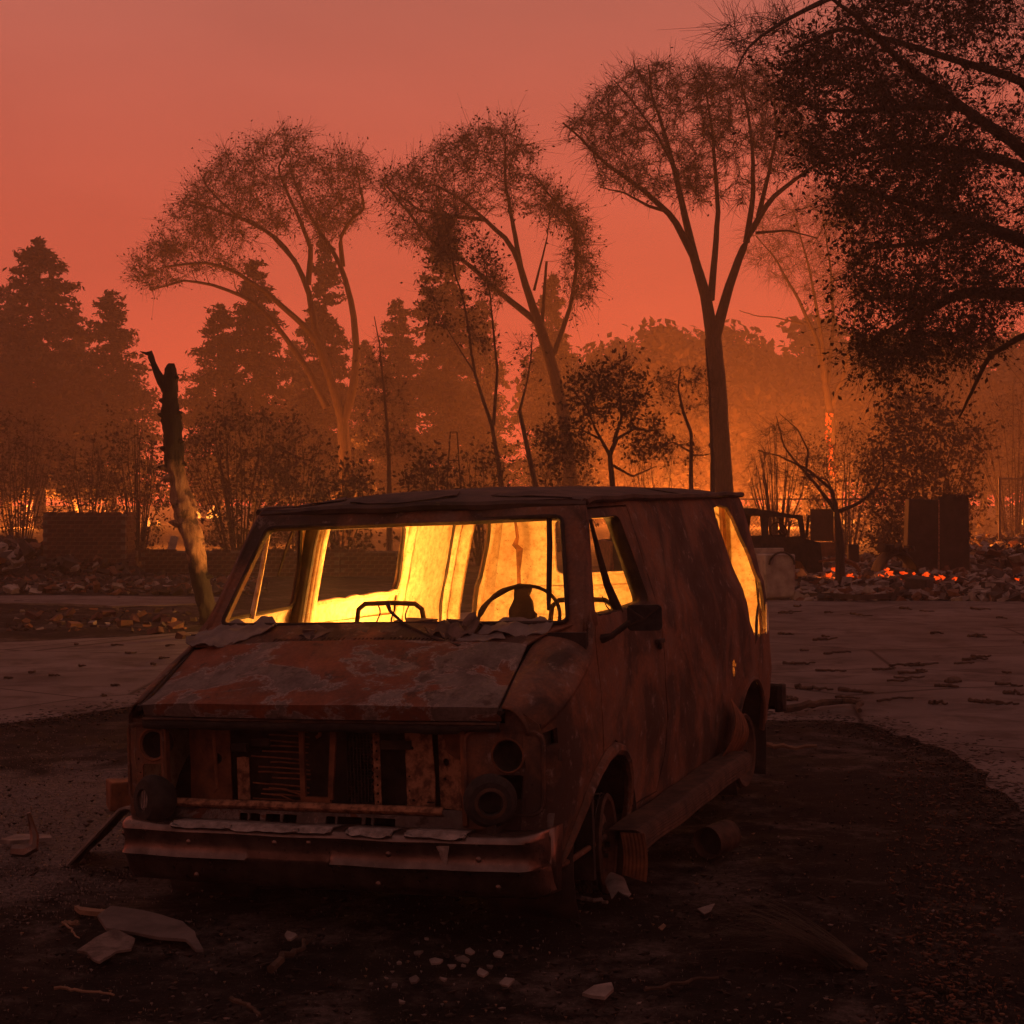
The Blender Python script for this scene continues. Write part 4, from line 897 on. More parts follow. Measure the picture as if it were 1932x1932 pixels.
crown_tree('sapling', 'straight bare conical sapling, left of the slim two-stemmed one', 50, [
    (.10, .015, 0, ca((1078, 1500), (1075, 1300), (1060, 1100), (1040, 900), (1020, 800)))],
    [(1.5, ca((960, 1330), (1180, 1330), (1170, 1200), (1100, 1020), (1050, 850), (1000, 900), (970, 1150)))], 150, .05, 3, .2, .9, 33, group='saplings behind the van', twig=.008)
crown_tree('sapling', 'thin bare pole of a sapling standing in front of the tallest trunk', 36, [
    (.075, .02, 0, cb((770, 1900), (768, 1700), (760, 1500), (745, 1300)))],
    [(1, cb((700, 1450), (770, 1330), (800, 1420), (790, 1560), (720, 1560)))], 26, .04, 0, .16, .4, 34, group='saplings behind the van', twig=.005)
crown_tree('dead_bush', 'gnarled leafless small tree just left of the tallest trunk', 38, [
    (.07, .04, 0, cb((690, 1900), (688, 1780), (690, 1620), (660, 1540))), (.04, .012, .5, cb((660, 1540), (640, 1450), (650, 1370), (620, 1400))),
    (.03, .01, -.4, cb((690, 1690), (620, 1650), (560, 1680), (520, 1720))), (.03, .01, .4, cb((688, 1700), (740, 1700), (780, 1690)))],
    [(2, cb((550, 1420), (620, 1360), (740, 1380), (760, 1500), (700, 1560), (600, 1540))), (1, cb((520, 1640), (640, 1600), (740, 1640), (760, 1720), (600, 1740)))], 110, .05, 2, .16, .7, 35, cat='tree', twig=.006)
crown_tree('scrub_oak', 'small dark gnarled tree with clumps of dead leaves behind the van roof', 34, [
    (.09, .05, 0, cb((400, 1930), (395, 1800), (385, 1700), (410, 1640))), (.05, .012, .5, cb((400, 1650), (430, 1560), (420, 1450), (440, 1400))), (.05, .012, -.5, cb((385, 1700), (330, 1600), (300, 1520), (240, 1450))),
    (.04, .01, .3, cb((410, 1640), (480, 1600), (540, 1610), (590, 1600))), (.04, .01, .8, cb((400, 1740), (470, 1780), (560, 1740))), (.03, .01, -.6, cb((350, 1640), (270, 1600), (200, 1600)))],
    [(2, cb((200, 1440), (280, 1380), (380, 1400), (430, 1480), (400, 1580), (280, 1560))), (1.2, cb((350, 1340), (470, 1350), (540, 1480), (460, 1560))), (1.5, cb((130, 1580), (260, 1560), (330, 1650), (280, 1760), (150, 1750))), (1.2, cb((430, 1560), (580, 1570), (600, 1700), (470, 1720)))],
    280, .050, 9, .20, .9, 36, twig=.006)
def bush(label, Y, u0, u1, vtop, vbase, seed, n=150, leaf=.07, per=12, name='shrub', spikes=0, twig=.006, top=None, group='shrubs at the edge of the yard'):
    vbase = HORIZON + FPX * EYE / Y - 4; rs = random.Random(seed); um = (u0 + u1) / 2; w = (u1 - u0) / 2; h = vbase - vtop; limbs = [(.06, .04, 0, [(um, vbase + 3), (um, vbase - .05 * h), (um + rs.uniform(-.1, .1) * w, vbase - .15 * h)])]
    for k in range(9 + spikes * 2):
        t = rs.uniform(-.9, .9); e = rs.uniform(.75, 1.0) * (1 - .45 * t * t)
        limbs.append((.035, .008, rs.uniform(-1, 1), [(um + t * .25 * w, vbase), (um + t * .5 * w, vbase - .4 * h * e), (um + (t + rs.uniform(-.12, .12)) * .85 * w, vbase - .75 * h * e), (um + (t + rs.uniform(-.15, .15)) * w, vbase - h * e)]))
    if top is None:
        top = []
        for k in range(13):
            t = -1 + k / 6; top.append((um + t * w, vtop + h * (.24 * t * t + rs.uniform(-.02, .16))))
    poly = [(u0 + .12 * w, vbase - .02 * h)] + top + [(u1 - .12 * w, vbase - .02 * h)]
    return crown_tree(name, label, Y, limbs, [(1, poly)], int(n * 1.2), leaf * .8, int(per * .8), .24, .9, seed, cat='shrub', group=group, twig=twig)
bush('tall feathery shrub row at the left edge behind the brick chimney stub', 52, -60, 130, 770, 985, 41, 260, .07, 12, spikes=5)
bush('spiky half-burnt shrub between left edge shrubs and the charred stump', 50, 110, 225, 800, 985, 42, 170, .07, 9, spikes=6)
bush('slender leafy shrub right behind the charred stump', 46, 210, 310, 770, 985, 43, 130, .065, 10, spikes=4, top=[(212, 830), (222, 760), (232, 800), (250, 830), (262, 790), (272, 840), (285, 800), (300, 860), (310, 900)])
bush('big round half-leafless shrub right of the charred stump', 47, 345, 560, 730, 985, 44, 340, .075, 13, spikes=6)
bush('rounded shrub overlapping the big round one on its right', 49, 500, 620, 760, 960, 45, 170, .075, 12, spikes=2)
bush('small dark leafy bush left of the bare conical sapling', 42, 585, 702, 855, 960, 46, 150, .085, 14)
bush('dark leafy bush left of the metal trellis tower', 41, 768, 850, 830, 950, 47, 120, .085, 14)
bush('thin leafy bush behind the metal trellis tower', 43, 845, 985, 820, 950, 48, 150, .07, 9, spikes=4)
bush('wispy bare shrub right of the van roof', 50, 1400, 1530, 800, 985, 49, 150, .04, 1, spikes=12)
bush('hazy leafy bush under the ember-lit trunk', 54, 1500, 1690, 790, 975, 50, 260, .06, 13, spikes=3)
bush('dark dense bush under the lowest oak boughs', 45, 1640, 1850, 720, 960, 51, 430, .075, 20, spikes=2)
bush('thin hazy shrub behind the chain-link gate', 60, 1840, 1990, 700, 985, 52, 200, .06, 5, spikes=6)
bush('faint bare shrub between the small dark tree and the tallest trunk', 56, 1150, 1330, 830, 960, 53, 120, .05, 3, spikes=6)
bush('low dark bush hugging the foot of the forked tree', 55, 1000, 1110, 800, 950, 54, 170, .08, 14)
crown_tree('dead_branch_tree', 'low dead tree with crooked bare limbs beside the burnt car', 32, [
    (.10, .06, 0, [(1585, 1030), (1582, 990), (1578, 962)]), (.055, .01, .3, [(1580, 968), (1540, 915), (1500, 870), (1480, 845), (1465, 785)]), (.05, .01, -.4, [(1578, 962), (1570, 925), (1530, 890), (1470, 860), (1430, 850)]),
    (.05, .01, .4, [(1582, 965), (1620, 950), (1655, 920), (1668, 880), (1660, 830)]), (.03, .008, 0, [(1520, 893), (1525, 850), (1505, 810), (1470, 780)]), (.03, .008, .5, [(1575, 935), (1560, 905), (1510, 890)])],
    [(1, [(1420, 800), (1500, 780), (1560, 860), (1540, 930), (1450, 900)]), (.6, [(1620, 830), (1690, 830), (1690, 930), (1620, 930)])], 70, .04, 0, .18, .6, 55, twig=.006)
# conifers
def pine_mesh(H, seed, full=1.0):
    rs = np.random.RandomState(seed); BP = []; BR = []; C = []
    z = .14 * H
    while z < H * .985:
        t = z / H; L = (1 - t) ** .75 * H * .20 * full * rs.uniform(.55, 1.2) + .25; nb = rs.randint(4, 7)
        for k in range(nb):
            a = rs.uniform(0, 2 * PI); l = L * rs.uniform(.6, 1.15); s = np.linspace(0, 1, 5)[:, None]
            d = np.array([math.cos(a), math.sin(a), 0]); P = np.array([0, 0, z]) + d * l * s + np.array([0, 0, 1.]) * (.10 * l * s - .20 * l * s ** 2 * (1.3 - t))
            BP.append(P); BR.append(np.linspace(.05 * (1 - t) + .012, .008, 5))
            m = max(4, int(l * 9)); q = rs.uniform(.25, 1.02, m)[:, None]; Q = np.array([0, 0, z]) + d * l * q + np.array([0, 0, 1.]) * (.10 * l * q - .20 * l * q ** 2 * (1.3 - t))
            Q = np.repeat(Q, 5, 0); C.append(Q + rs.normal(0, .15, Q.shape) * (.5 + .3 * l))
        z += H * rs.uniform(.008, .024)
    T = np.stack([rs.normal(0, .03, 12), rs.normal(0, .03, 12), np.linspace(-.2, H, 12)], -1)[None]
    V1, F1 = tubes(T, np.linspace(H * .018, .03, 12)[None], 8); V2, F2 = tubes(np.array(BP), np.array(BR), 4)
    a = fastmesh('trunk', np.concatenate([V1, V2]), np.concatenate([F1, F2 + len(V1)])); a.materials.append(m_bark)
    V, F = leaves(np.concatenate(C), .20, rs, .38); b = fastmesh('crown', V, F); b.materials.append(m_needle)
    return a, b
PM = [pine_mesh(20, 1, 1.25), pine_mesh(20, 2, 1.0), pine_mesh(20, 3, .8)]
def pine(u, vtop, Y, var, label, wide=1.0, rot=0.0):
    p = at(u, vtop, Y); s = p.z / 20; o = empty('pine_tree', (p.x, p.y, 0), (0, 0, rot), label, 'tree', 'pines fading into the smoke')
    o.scale = (s * wide, s * wide, s)
    for nm, me in zip(('trunk', 'crown'), PM[var]): link(bpy.data.objects.new(nm, me), o)
    return o
pine(75, 445, 100, 0, 'large broad pine at the left edge of the picture', 1.35)
pine(212, 545, 104, 0, 'second dense pine from the left edge', 1.25, 1)
pine(12, 535, 112, 1, 'pine half cut off by the left edge', 1.3, 2)
pine(140, 575, 118, 1, 'hazy pine filling the gap between the two leftmost pines', 1.3, 4)
pine(482, 485, 92, 1, 'pine seen through the windswept crown, left of its trunks', 1.15, 3)
pine(412, 570, 96, 0, 'broad shorter pine just left of the windswept tree', 1.15, 5)
pine(613, 440, 98, 2, 'narrow pine between the windswept tree limbs', 1.0, 1)
pine(752, 560, 104, 1, 'hazy pine right of the windswept trunks', 1.1, 2)
pine(842, 400, 100, 2, 'tall narrow pine behind the slim two-stemmed sapling', 1.2, 3)
pine(905, 560, 112, 1, 'hazy pine left of the forked trunk', 1.1, 5)
pine(1040, 512, 106, 2, 'narrow pine behind the forked trunk', 1.1, 4)
pine(690, 640, 116, 0, 'faint low pine between windswept tree and the hazy pine', 1.0, 2)
pine(560, 640, 116, 0, 'faint low pine behind the windswept tree foot', 1.1, 1)
pine(1275, 612, 150, 2, 'tiny far pine tip left of the tallest trunk', 1.0, 1)
pine(1378, 618, 140, 2, 'tiny far pine tip right of the tallest trunk', 1.0, 3)
def round_mesh(seed):
    rs = np.random.RandomState(seed); C = []
    for k in range(26):
        c = rs.normal(0, 1, 3) * np.array([2.6, 2.6, 2.2]) + np.array([0, 0, 8.2]); C.append(c + rs.normal(0, .9, (230, 3)) * np.array([1, 1, .7]))
    for k in range(8): C.append(np.array([0, 0, 4.5]) + rs.normal(0, 1.5, (60, 3)))
    V, F = leaves(np.concatenate(C), .34, rs, .6); b = fastmesh('crown', V, F); b.materials.append(m_leaf)
    T = np.stack([rs.normal(0, .05, 8), rs.normal(0, .05, 8), np.linspace(-.2, 9, 8)], -1)[None]; V, F = tubes(T, np.linspace(.35, .06, 8)[None], 6)
    a = fastmesh('trunk', V, F); a.materials.append(m_bark); return a, b
RM = [round_mesh(s) for s in (1, 2, 3)]
rs_ = random.Random(5)
for k in range(22):
    u = 1090 + k * 42 + rs_.uniform(-12, 12); vt = 655 + rs_.uniform(-22, 28) - (20 if 1450 < u < 1620 else 0); Y = rs_.uniform(125, 160); p = at(u, vt, Y); s = p.z / 13.6
    o = empty('far_tree', (p.x, p.y, 0), (0, 0, rs_.uniform(0, 6)), 'round-crowned tree of the hazy far wood on the right', 'tree', 'far wood behind the tallest tree'); o.scale = (s * 1.05, s * 1.05, s)
    for nm, me in zip(('trunk', 'crown'), RM[k % 3]): link(bpy.data.objects.new(nm, me), o)
# ------------------------------------------------------------------ charred stump
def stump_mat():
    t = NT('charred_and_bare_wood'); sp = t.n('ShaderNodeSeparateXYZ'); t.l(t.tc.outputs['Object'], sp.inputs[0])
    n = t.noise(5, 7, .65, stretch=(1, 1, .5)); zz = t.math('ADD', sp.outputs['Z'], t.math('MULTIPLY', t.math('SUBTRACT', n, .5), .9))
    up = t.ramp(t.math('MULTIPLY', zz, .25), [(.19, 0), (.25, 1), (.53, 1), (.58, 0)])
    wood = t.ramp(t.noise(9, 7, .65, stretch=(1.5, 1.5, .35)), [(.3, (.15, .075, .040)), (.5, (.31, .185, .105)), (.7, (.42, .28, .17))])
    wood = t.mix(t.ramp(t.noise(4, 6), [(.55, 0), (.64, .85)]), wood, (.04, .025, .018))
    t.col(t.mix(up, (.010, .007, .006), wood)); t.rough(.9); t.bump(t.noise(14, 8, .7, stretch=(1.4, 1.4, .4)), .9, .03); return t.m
SY = 24.0
def cs(x, y): return at(.3125 * x, 603.7 + .3125 * y, SY)
root = cs(1270, 1840); st = empty('charred_stump', (root.x, root.y, 0), label='broken charred tree stump leaning left with a hooked branch stub', cat='tree stump')
k_ = .3125 / FPX * SY
spine = [(1275, 1845, 62), (1262, 1790, 58), (1240, 1700, 54), (1215, 1600, 56), (1195, 1500, 58), (1180, 1400, 62), (1172, 1330, 60), (1150, 1250, 68), (1118, 1180, 62), (1105, 1100, 72), (1085, 1030, 60), (1075, 950, 52), (1055, 880, 56), (1045, 780, 60), (1040, 650, 56), (1030, 560, 58), (1025, 480, 46), (1028, 400, 46), (1030, 340, 40), (1032, 290, 30), (1035, 262, 18)]
pts = np.array([tuple(cs(x, y)) for x, y, r in spine]) - np.array([root.x, root.y, 0]); rr = np.array([r for _, _, r in spine]) * k_
T = np.linspace(0, 1, len(spine)); TT = np.linspace(0, 1, 110); P = np.stack([np.interp(TT, T, pts[:, i]) for i in range(3)], -1); R = np.interp(TT, T, rr)
V = []; n = 22
for i in range(110):
    for j in range(n):
        t = 2 * PI * j / n; q = Vector((math.cos(t), math.sin(t), 0)); p = Vector(P[i])
        d = 1 + .20 * nz((q.x * 1.3, q.y * 1.3, P[i][2] * 2.2), 1.5, 3) + .16 * nz((q.x, q.y, P[i][2] * 5), 2.2, 7) + (.14 * nz((q.x * 2, q.y * 2, P[i][2] * 12), 2.5, 1) if P[i][2] > 2.3 else 0)
        V.append(p + q * (R[i] * d))
mb = MB(); mb.add(V, [(i * n + j, i * n + (j + 1) % n, (i + 1) * n + (j + 1) % n, (i + 1) * n + j) for i in range(109) for j in range(n)] + [tuple(109 * n + j for j in range(n))])
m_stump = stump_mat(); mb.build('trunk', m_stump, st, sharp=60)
def L_(*p): return [cs(x, y) - Vector((root.x, root.y, 0)) for x, y in p]
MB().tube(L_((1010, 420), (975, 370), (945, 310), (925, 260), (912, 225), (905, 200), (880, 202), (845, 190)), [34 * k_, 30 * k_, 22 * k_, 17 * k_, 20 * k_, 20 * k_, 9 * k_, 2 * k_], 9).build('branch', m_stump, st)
for (x0, y0, x1, y1, r) in ((1040, 905, 955, 888, 20), (1050, 950, 985, 965, 26), (1110, 1240, 1022, 1218, 24), (1015, 500, 962, 485, 18), (1010, 585, 955, 570, 18), (1020, 790, 966, 772, 18), (1060, 575, 1106, 560, 17), (1065, 745, 1116, 735, 16), (1130, 1130, 1196, 1150, 30), (1200, 1360, 1252, 1358, 14), (1060, 350, 1086, 352, 12), (1100, 870, 1130, 880, 16), (1220, 1545, 1292, 1552, 18)):
    a = cs(x0, y0) - Vector((root.x, root.y, 0)); b = cs(x1, y1) - Vector((root.x, root.y, 0)); a.y -= .04; b.y -= .05
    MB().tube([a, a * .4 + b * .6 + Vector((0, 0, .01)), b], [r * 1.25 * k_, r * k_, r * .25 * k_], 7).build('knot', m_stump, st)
fire('unseen_stump_fire', gd(602, 1182), 'unseen brush fire added behind the van to light the stump', None, 5, .20, .25, 320, (1, .37, .070), seed=9, lz=.22, lr=.10)  # hidden fire, added so the stump is lit from the right
# ------------------------------------------------------------------ brick walls, brick by brick
def brick_mat():
    t = NT('sooty_brick'); oi = t.n('ShaderNodeObjectInfo'); r = t.ramp(oi.outputs['Random'], [(0, (.075, .035, .025)), (.5, (.12, .052, .035)), (1, (.17, .085, .058))])
    t.col(t.mix(t.ramp(t.noise(9, 6), [(.45, 0), (.65, .8)]), r, (.03, .021, .018))); t.rough(.95); t.bump(t.noise(50, 5), .6, .005); return t.m
m_brick = brick_mat(); m_mortar = simple('sooty_mortar', (.10, .08, .07), (.20, .165, .15), 12, .95)
bm_ = MB().box((-.1, -.05, -.038), (.1, .05, .038)).build('brick', m_brick); brick_me = bm_.data; bpy.data.objects.remove(bm_)
def wall(name, label, u0, u1, vtop, Y, courses, ragged=0, thick=.22, seed=0, sides=False):
    rnd = random.Random(seed); a = at(u0, 1000, Y).x; b = at(u1, 1000, Y).x; h = EYE - (vtop - HORIZON) / FPX * Y; ch = h / courses
    o = empty(name, ((a + b) / 2, Y, 0), label=label, cat='wall'); w = b - a; nb = max(2, round(w / .212)); bw = w / nb
    MB().box((-w / 2 + .012, .012, -.1), (w / 2 - .012, thick - .012, h - ch * .5)).build('mortar', m_mortar, o)
    for c in range(courses):
        for k in range(nb + 1):
            x = -w / 2 + (k + (.5 if c % 2 == 0 else 0)) * bw
            if x > w / 2 - bw * .3 or x < -w / 2 + bw * .2: continue
            if c >= courses - ragged and rnd.random() < .3 + .3 * (c - courses + ragged): continue
            q = link(bpy.data.objects.new('brick', brick_me), o); q.location = (x, .045 + rnd.uniform(-.006, .008), (c + .5) * ch); q.scale = ((bw - .014) / .2, 1, (ch - .013) / .076); q.rotation_euler = (0, rnd.uniform(-.01, .01), rnd.uniform(-.02, .02))
        if sides:
            for sx2 in (-1, 1):
                for k in range(int(thick / .21)):
                    q = link(bpy.data.objects.new('brick', brick_me), o); q.location = (sx2 * (w / 2 - .045 + rnd.uniform(-.004, .006)), .16 + k * .21 + (.1 if c % 2 else 0), (c + .5) * ch); q.rotation_euler = (0, 0, PI / 2); q.scale = (.96, 1, (ch - .013) / .076)
    return o
wall('brick_chimney', 'block of brick chimney left standing at the left, behind rubble', 80, 237, 966, 37, 16, 1, .85, 1, True)
wall('brick_wall', 'short brick wall stub at the right foot of the chimney block', 236, 258, 1036, 38.5, 7, 1, .22, 2)
wall('brick_wall', 'long low brick wall passing behind the stump and van', 265, 640, 1036, 38.5, 7, 1, .22, 3)
wall('brick_wall', 'low brick wall end seen through the van windows', 641.5, 755, 1036, 38.6, 7, 1, .22, 4)
# ------------------------------------------------------------------ rubble
m_rub = [simple('pale_rubble', (.16, .13, .12), (.34, .30, .28), 6, .95), simple('dark_rubble', (.02, .016, .014), (.07, .05, .045), 6, .95), simple('rusty_rubble', (.09, .04, .025), (.2, .09, .05), 6, .95)]
def rubble(name, label, regs, n, seed, smax=.14, pal=(0, 1, 1, 1, 1, 2)):
    rs = np.random.RandomState(seed); mb = MB(); c0 = None
    for k in range(n):
        u0, v0, u1, v1, hgt = regs[rs.randint(len(regs))]; p = gd(rs.uniform(u0, u1), rs.uniform(v0, v1)); e = min(1, 4 * (1 - abs(2 * ((FPX * p.x / p.y + 966) - u0) / (u1 - u0) - 1)))
        s = smax * rs.uniform(.2, 1) ** 1.8 + .015; M = Matrix.Translation((p.x, p.y, hgt * e * rs.uniform(0, 1) ** .7)) @ Matrix.Rotation(rs.uniform(0, 6.3), 4, 'Z') @ Matrix.Rotation(rs.normal(0, .5), 4, 'X') @ Matrix.Rotation(rs.normal(0, .4), 4, 'Y')
        mb.box((-s, -s * rs.uniform(.3, .9), -s * rs.uniform(.15, .5)), (s, s * rs.uniform(.3, .9), s * rs.uniform(.15, .5)), int(rs.choice(pal)), M, jit=s * .22)
    for (u0, v0, u1, v1, hgt) in regs:                    # the heap below
        A = [gd(u0, v0), gd(u1, v0), gd(u0, v1), gd(u1, v1)]
        def fn(u, v):
            p = (A[0] * (1 - u) + A[1] * u) * (1 - v) + (A[2] * (1 - u) + A[3] * u) * v; e = min(1, 5 * min(u, 1 - u, v, 1 - v))
            return (p.x, p.y, -.05 + e * hgt * (.75 + .5 * nz((p.x, p.y, 0), .9, seed)) + .05 * nz((p.x, p.y, 0), 4, seed))
        mb.grid(fn, 24, 14, 1)
    return tag(mb.build(name, m_rub, None, sharp=30), label, 'rubble', None, 'stuff')
rubble('rubble', 'burnt rubble strewn at the foot of the left brick walls', [(-60, 1092, 260, 1120, .12), (200, 1094, 500, 1122, .10)], 1500, 1, .11)
rubble('rubble', 'thin scatter of dark rubble on the soil left of the stump', [(0, 1148, 400, 1192, .004)], 150, 7, .05)
rubble('rubble', 'dark heap of rubble against the brick chimney block', [(-40, 1070, 85, 1098, .75), (60, 1078, 260, 1098, .45)], 700, 2, .2)
rubble('rubble', 'ash and rubble heap with embers right of the van', [(1470, 1062, 1720, 1120, .20), (1600, 1070, 1960, 1112, .20), (1500, 1104, 1960, 1134, .10), (1780, 1040, 1990, 1090, .6)], 4200, 3, .14, (0, 0, 0, 1, 1, 2))
rnd = random.Random(4)
def chunk(label, u, v, sx, sy, sz, mi, group, rz=None, tilt=.25, cat='debris', name='rubble_slab', dz=0):
    p = gd(u, v); o = MB().box((-sx / 2, -sy / 2, -sz / 2), (sx / 2, sy / 2, sz / 2), 0, jit=min(sx, sy, sz) * .12).build(name, m_rub[mi] if isinstance(mi, int) else mi, bevel=min(sz, sx) * .08)
    o.location = (p.x, p.y, sz * .45 + dz); o.rotation_euler = (rnd.uniform(-tilt, tilt), rnd.uniform(-tilt, tilt), rnd.uniform(0, 3) if rz is None else rz)
    return tag(o, label, cat, group)
for i, (u, v) in enumerate([(105, 1172), (130, 1163), (182, 1169), (236, 1181), (262, 1166), (301, 1171), (331, 1186), (293, 1196), (254, 1173), (205, 1163), (62, 1166), (140, 1184), (318, 1176), (345, 1205)]):
    chunk('loose brick lying on the dark ground left of the stump', u, v, .21, .10, .08, m_brick, 'loose bricks left of the stump', cat='brick', name='loose_brick', tilt=.5)
for i, (u, v, a, b, c, lab) in enumerate([(1572, 1094, .42, .3, .24, 'pale broken block amid the brightest embers'), (1640, 1080, .5, .35, .22, 'pale wire-streaked lump between the two ember clusters'), (1530, 1113, .75, .4, .24, 'dark square block at the near left corner of the ember heap'),
        (1735, 1120, .62, .4, .34, 'dark block at the near right end of the ember heap'), (1600, 1122, .5, .25, .12, 'pale slab fragment lying before the ember heap'), (1660, 1124, .55, .3, .14, 'pale cracked slab fragment right of the middle of the heap'),
        (1875, 1122, .6, .4, .22, 'dark block at the right edge of the picture')]):
    chunk(lab, u, v, a, b, c, 0 if 'pale' in lab else 1, None, tilt=.12)
for (u0, v0, u1, v1, lab) in [(1500, 1107, 1720, 1112, 'long pale timber lying along the near side of the ember heap'), (1500, 1131, 1640, 1136, 'charred timber on the slab edge, left of the other charred one'), (1620, 1137, 1790, 1128, 'charred timber bending along the slab edge to the right')]:
    a = gd(u0, v0); b = gd(u1, v1); MBx = MB().tube([a + Vector((0, 0, .08)), (a + b) / 2 + Vector((0, .1, .09)), b + Vector((0, 0, .07))], .06, 4); tag(MBx.build('timber', m_rub[2] if 'pale' in lab else m_rub[1]), lab, 'timber')
# embers
for i, (u, v, s, z) in enumerate([(1560, 1083, .10, .38), (1573, 1072, .16, .46), (1580, 1078, .10, .5), (1598, 1085, .09, .40), (1565, 1090, .08, .32), (1655, 1086, .07, .42), (1672, 1080, .13, .46), (1668, 1073, .08, .52), (1700, 1079, .10, .42), (1692, 1094, .06, .3), (1720, 1081, .06, .4), (1742, 1084, .11, .38), (1760, 1090, .10, .34), (1772, 1088, .08, .38), (1797, 1090, .07, .38), (1612, 1097, .05, .3), (1640, 1098, .05, .28), (1912, 1092, .06, .5)]):
    p = at(u, v, 33.4); mb = MB()
    s *= .40
    for q in range(4): mb.box((-s, -s * .6, -s * .35), (s, s * .6, s * .35), 0, Matrix.Translation((rnd.uniform(-s, s), -.25 + rnd.uniform(-.1, .1), rnd.uniform(-s, s) * .6)) @ Matrix.Rotation(rnd.uniform(0, 3), 4, 'Z') @ Matrix.Rotation(rnd.uniform(-.8, .8), 4, 'Y'), jit=s * .3)
    o = mb.build('ember', m_ember); o.location = p; tag(o, 'glowing ember in the ash heap right of the van', 'ember', 'embers glowing in the ash heap')
for (u, v, h, sd, lab) in [(1562, 1088, .26, 1, 'small flame licking from the brightest embers, left one'), (1578, 1078, .32, 2, 'taller flame over the brightest embers, beside the left one'), (1674, 1084, .22, 3, 'small flame over the middle ember cluster')]:
    p = at(u, v, 33.2); fire('ember_flame', p, lab, None, 2, h * .35, .06, 8, (1, .2, .03), m_ember, sd, bed=False)
# ------------------------------------------------------------------ refrigerator, appliances, wrecks
m_black = simple('burnt_enamel', (.012, .009, .008), (.05, .03, .024), 4, .75, .1, .5, .01); m_white = simple('smoked_white_enamel', (.22, .17, .15), (.42, .36, .33), 5, .7, 0, .4, .01)
p = gd(1771, 1090); fr = empty('refrigerator', (p.x, p.y, 0), label='blackened tall refrigerator with its door swung open, in the ash heap', cat='refrigerator')
MB().box((-.72, 0, .05), (-.03, .68, 1.76), M=Matrix.Rotation(-.10, 4, 'Z') @ Matrix.Rotation(.035, 4, 'Y')).build('body', m_black, fr, bevel=.02)
MB().box((.03, -.02, .02), (.74, .10, 1.84), M=Matrix.Rotation(.12, 4, 'Z') @ Matrix.Rotation(-.02, 4, 'Y')).build('door', m_black, fr, bevel=.02)
MB().box((-.018, -.05, .05), (.014, -.02, 1.76)).build('lit_edge_strip', m_rust2, fr, bevel=.006)  # pale strip puts the lit edge between body and door into colour
MB().tube([(.65, .10, .7), (.65, .05, .72), (.65, .05, 1.1), (.65, .10, 1.12)], .014, 6, ).build('handle', m_dark, fr)
for i in range(9):
    x = rnd.uniform(.05, .7); MB().box((x, 0, 1.82), (x + rnd.uniform(.05, .15), .08, 1.85 + rnd.uniform(0, .04)), jit=.015).build('char_crust', m_coal, fr)
p = gd(1461, 1130); wm = empty('washing_machine', (p.x, p.y, 0), (0, 0, .25), 'smoke-stained white washing machine just right of the van tail', 'washing machine')
MB().box((-.29, -.26, .03), (.29, .30, .80), jit=.01).build('body', m_white, wm, bevel=.03)
panel('front_panel', rrect(-.25, .08, .25, .60, .03), lambda x, z: (x, -.272 + .01 * nz((x, z, 0), 6), z), m_white, wm, (), .1, .01, (0, -1, 0))
MB().tube([(.24 * math.cos(t) + .02, -.29, .62 + .22 * math.sin(t)) for t in np.linspace(0, PI, 14)], .02, 6).build('hose', m_rub[1], wm)
MB().box((-.28, .22, .80), (.28, .30, .90)).build('control_panel', m_white, wm, bevel=.01)
# burnt car behind the van tail
p = gd(1440, 1113); car = empty('burnt_car', (p.x, p.y, 0), (0, 0, .10), 'black burnt-out car wreck with bare steering wheel, behind the van tail', 'car')
cw = [(-3.0, .35), (-3.0, .95), (-2.3, 1.02), (-1.7, 1.55), (-.2, 1.60), (.35, 1.50), (.80, 1.46), (.86, 1.0), (1.15, .92), (1.2, .35), (.9, .32), (.75, .55), (.45, .62), (.2, .5), (.1, .3), (-1.8, .3), (-2.0, .55), (-2.3, .6), (-2.6, .3)]
for sg in (0, 1.55):
    panel('body_side', cw, lambda x, z, sg=sg: (x, sg + (.12 if z > 1 else 0) * (1 if sg == 0 else -1) * (z - 1) + .02 * nz((x, z, 0), 3), z), m_dark, car, [roundpoly([(.10, 1.02), (.12, 1.44), (.70, 1.40), (.76, 1.05)], .06), roundpoly([(-1.55, 1.05), (-1.35, 1.46), (-.05, 1.48), (-.02, 1.04)], .06)], .16, .03, (0, -1, 0))
panel('roof', [(-1.75, .08), (.82, .08), (.82, 1.47), (-1.75, 1.47)], lambda x, y: (x, y, interp([(-1.75, 1.53), (-.2, 1.60), (.35, 1.51), (.82, 1.45)], x) + .03 * nz((x, y, 0), 2)), m_roof, car, (), .2, .03)
MB().box((.84, .05, .4), (.90, 1.5, 1.0), jit=.02).build('end_panel', m_rust, car); MB().box((-3.02, .0, .35), (-2.96, 1.55, .95), jit=.02).build('end_panel', m_rust, car)
MB().tube([(.42 + .17 * math.cos(t), .45 + .05 * math.sin(t), 1.15 + .16 * math.sin(t)) for t in np.linspace(0, 2 * PI, 24, endpoint=False)], .016, 6, closed=True).tube([(.42, .45, 1.15), (.65, .5, .9)], .03, 6).build('steering_wheel', m_dark, car)
MB().box((-.9, .2, .4), (-.5, .7, 1.05), jit=.05).build('seat_frame', m_rust, car)
for x in (.48, -2.2): MB().lathe([(.05, -.1), (.2, -.09), (.21, 0), (.19, .02), (.1, .03), (.001, .03)], 18, Matrix.Translation((x, -.01, .22)) @ Matrix.Rotation(PI / 2, 4, 'X')).build('wheel', m_rust, car)
MB().tube([(.86, .0, 1.02), (.9, -.02, 1.40), (.92, -.02, 1.46)], .03, 6).build('pillar', m_dark, car)
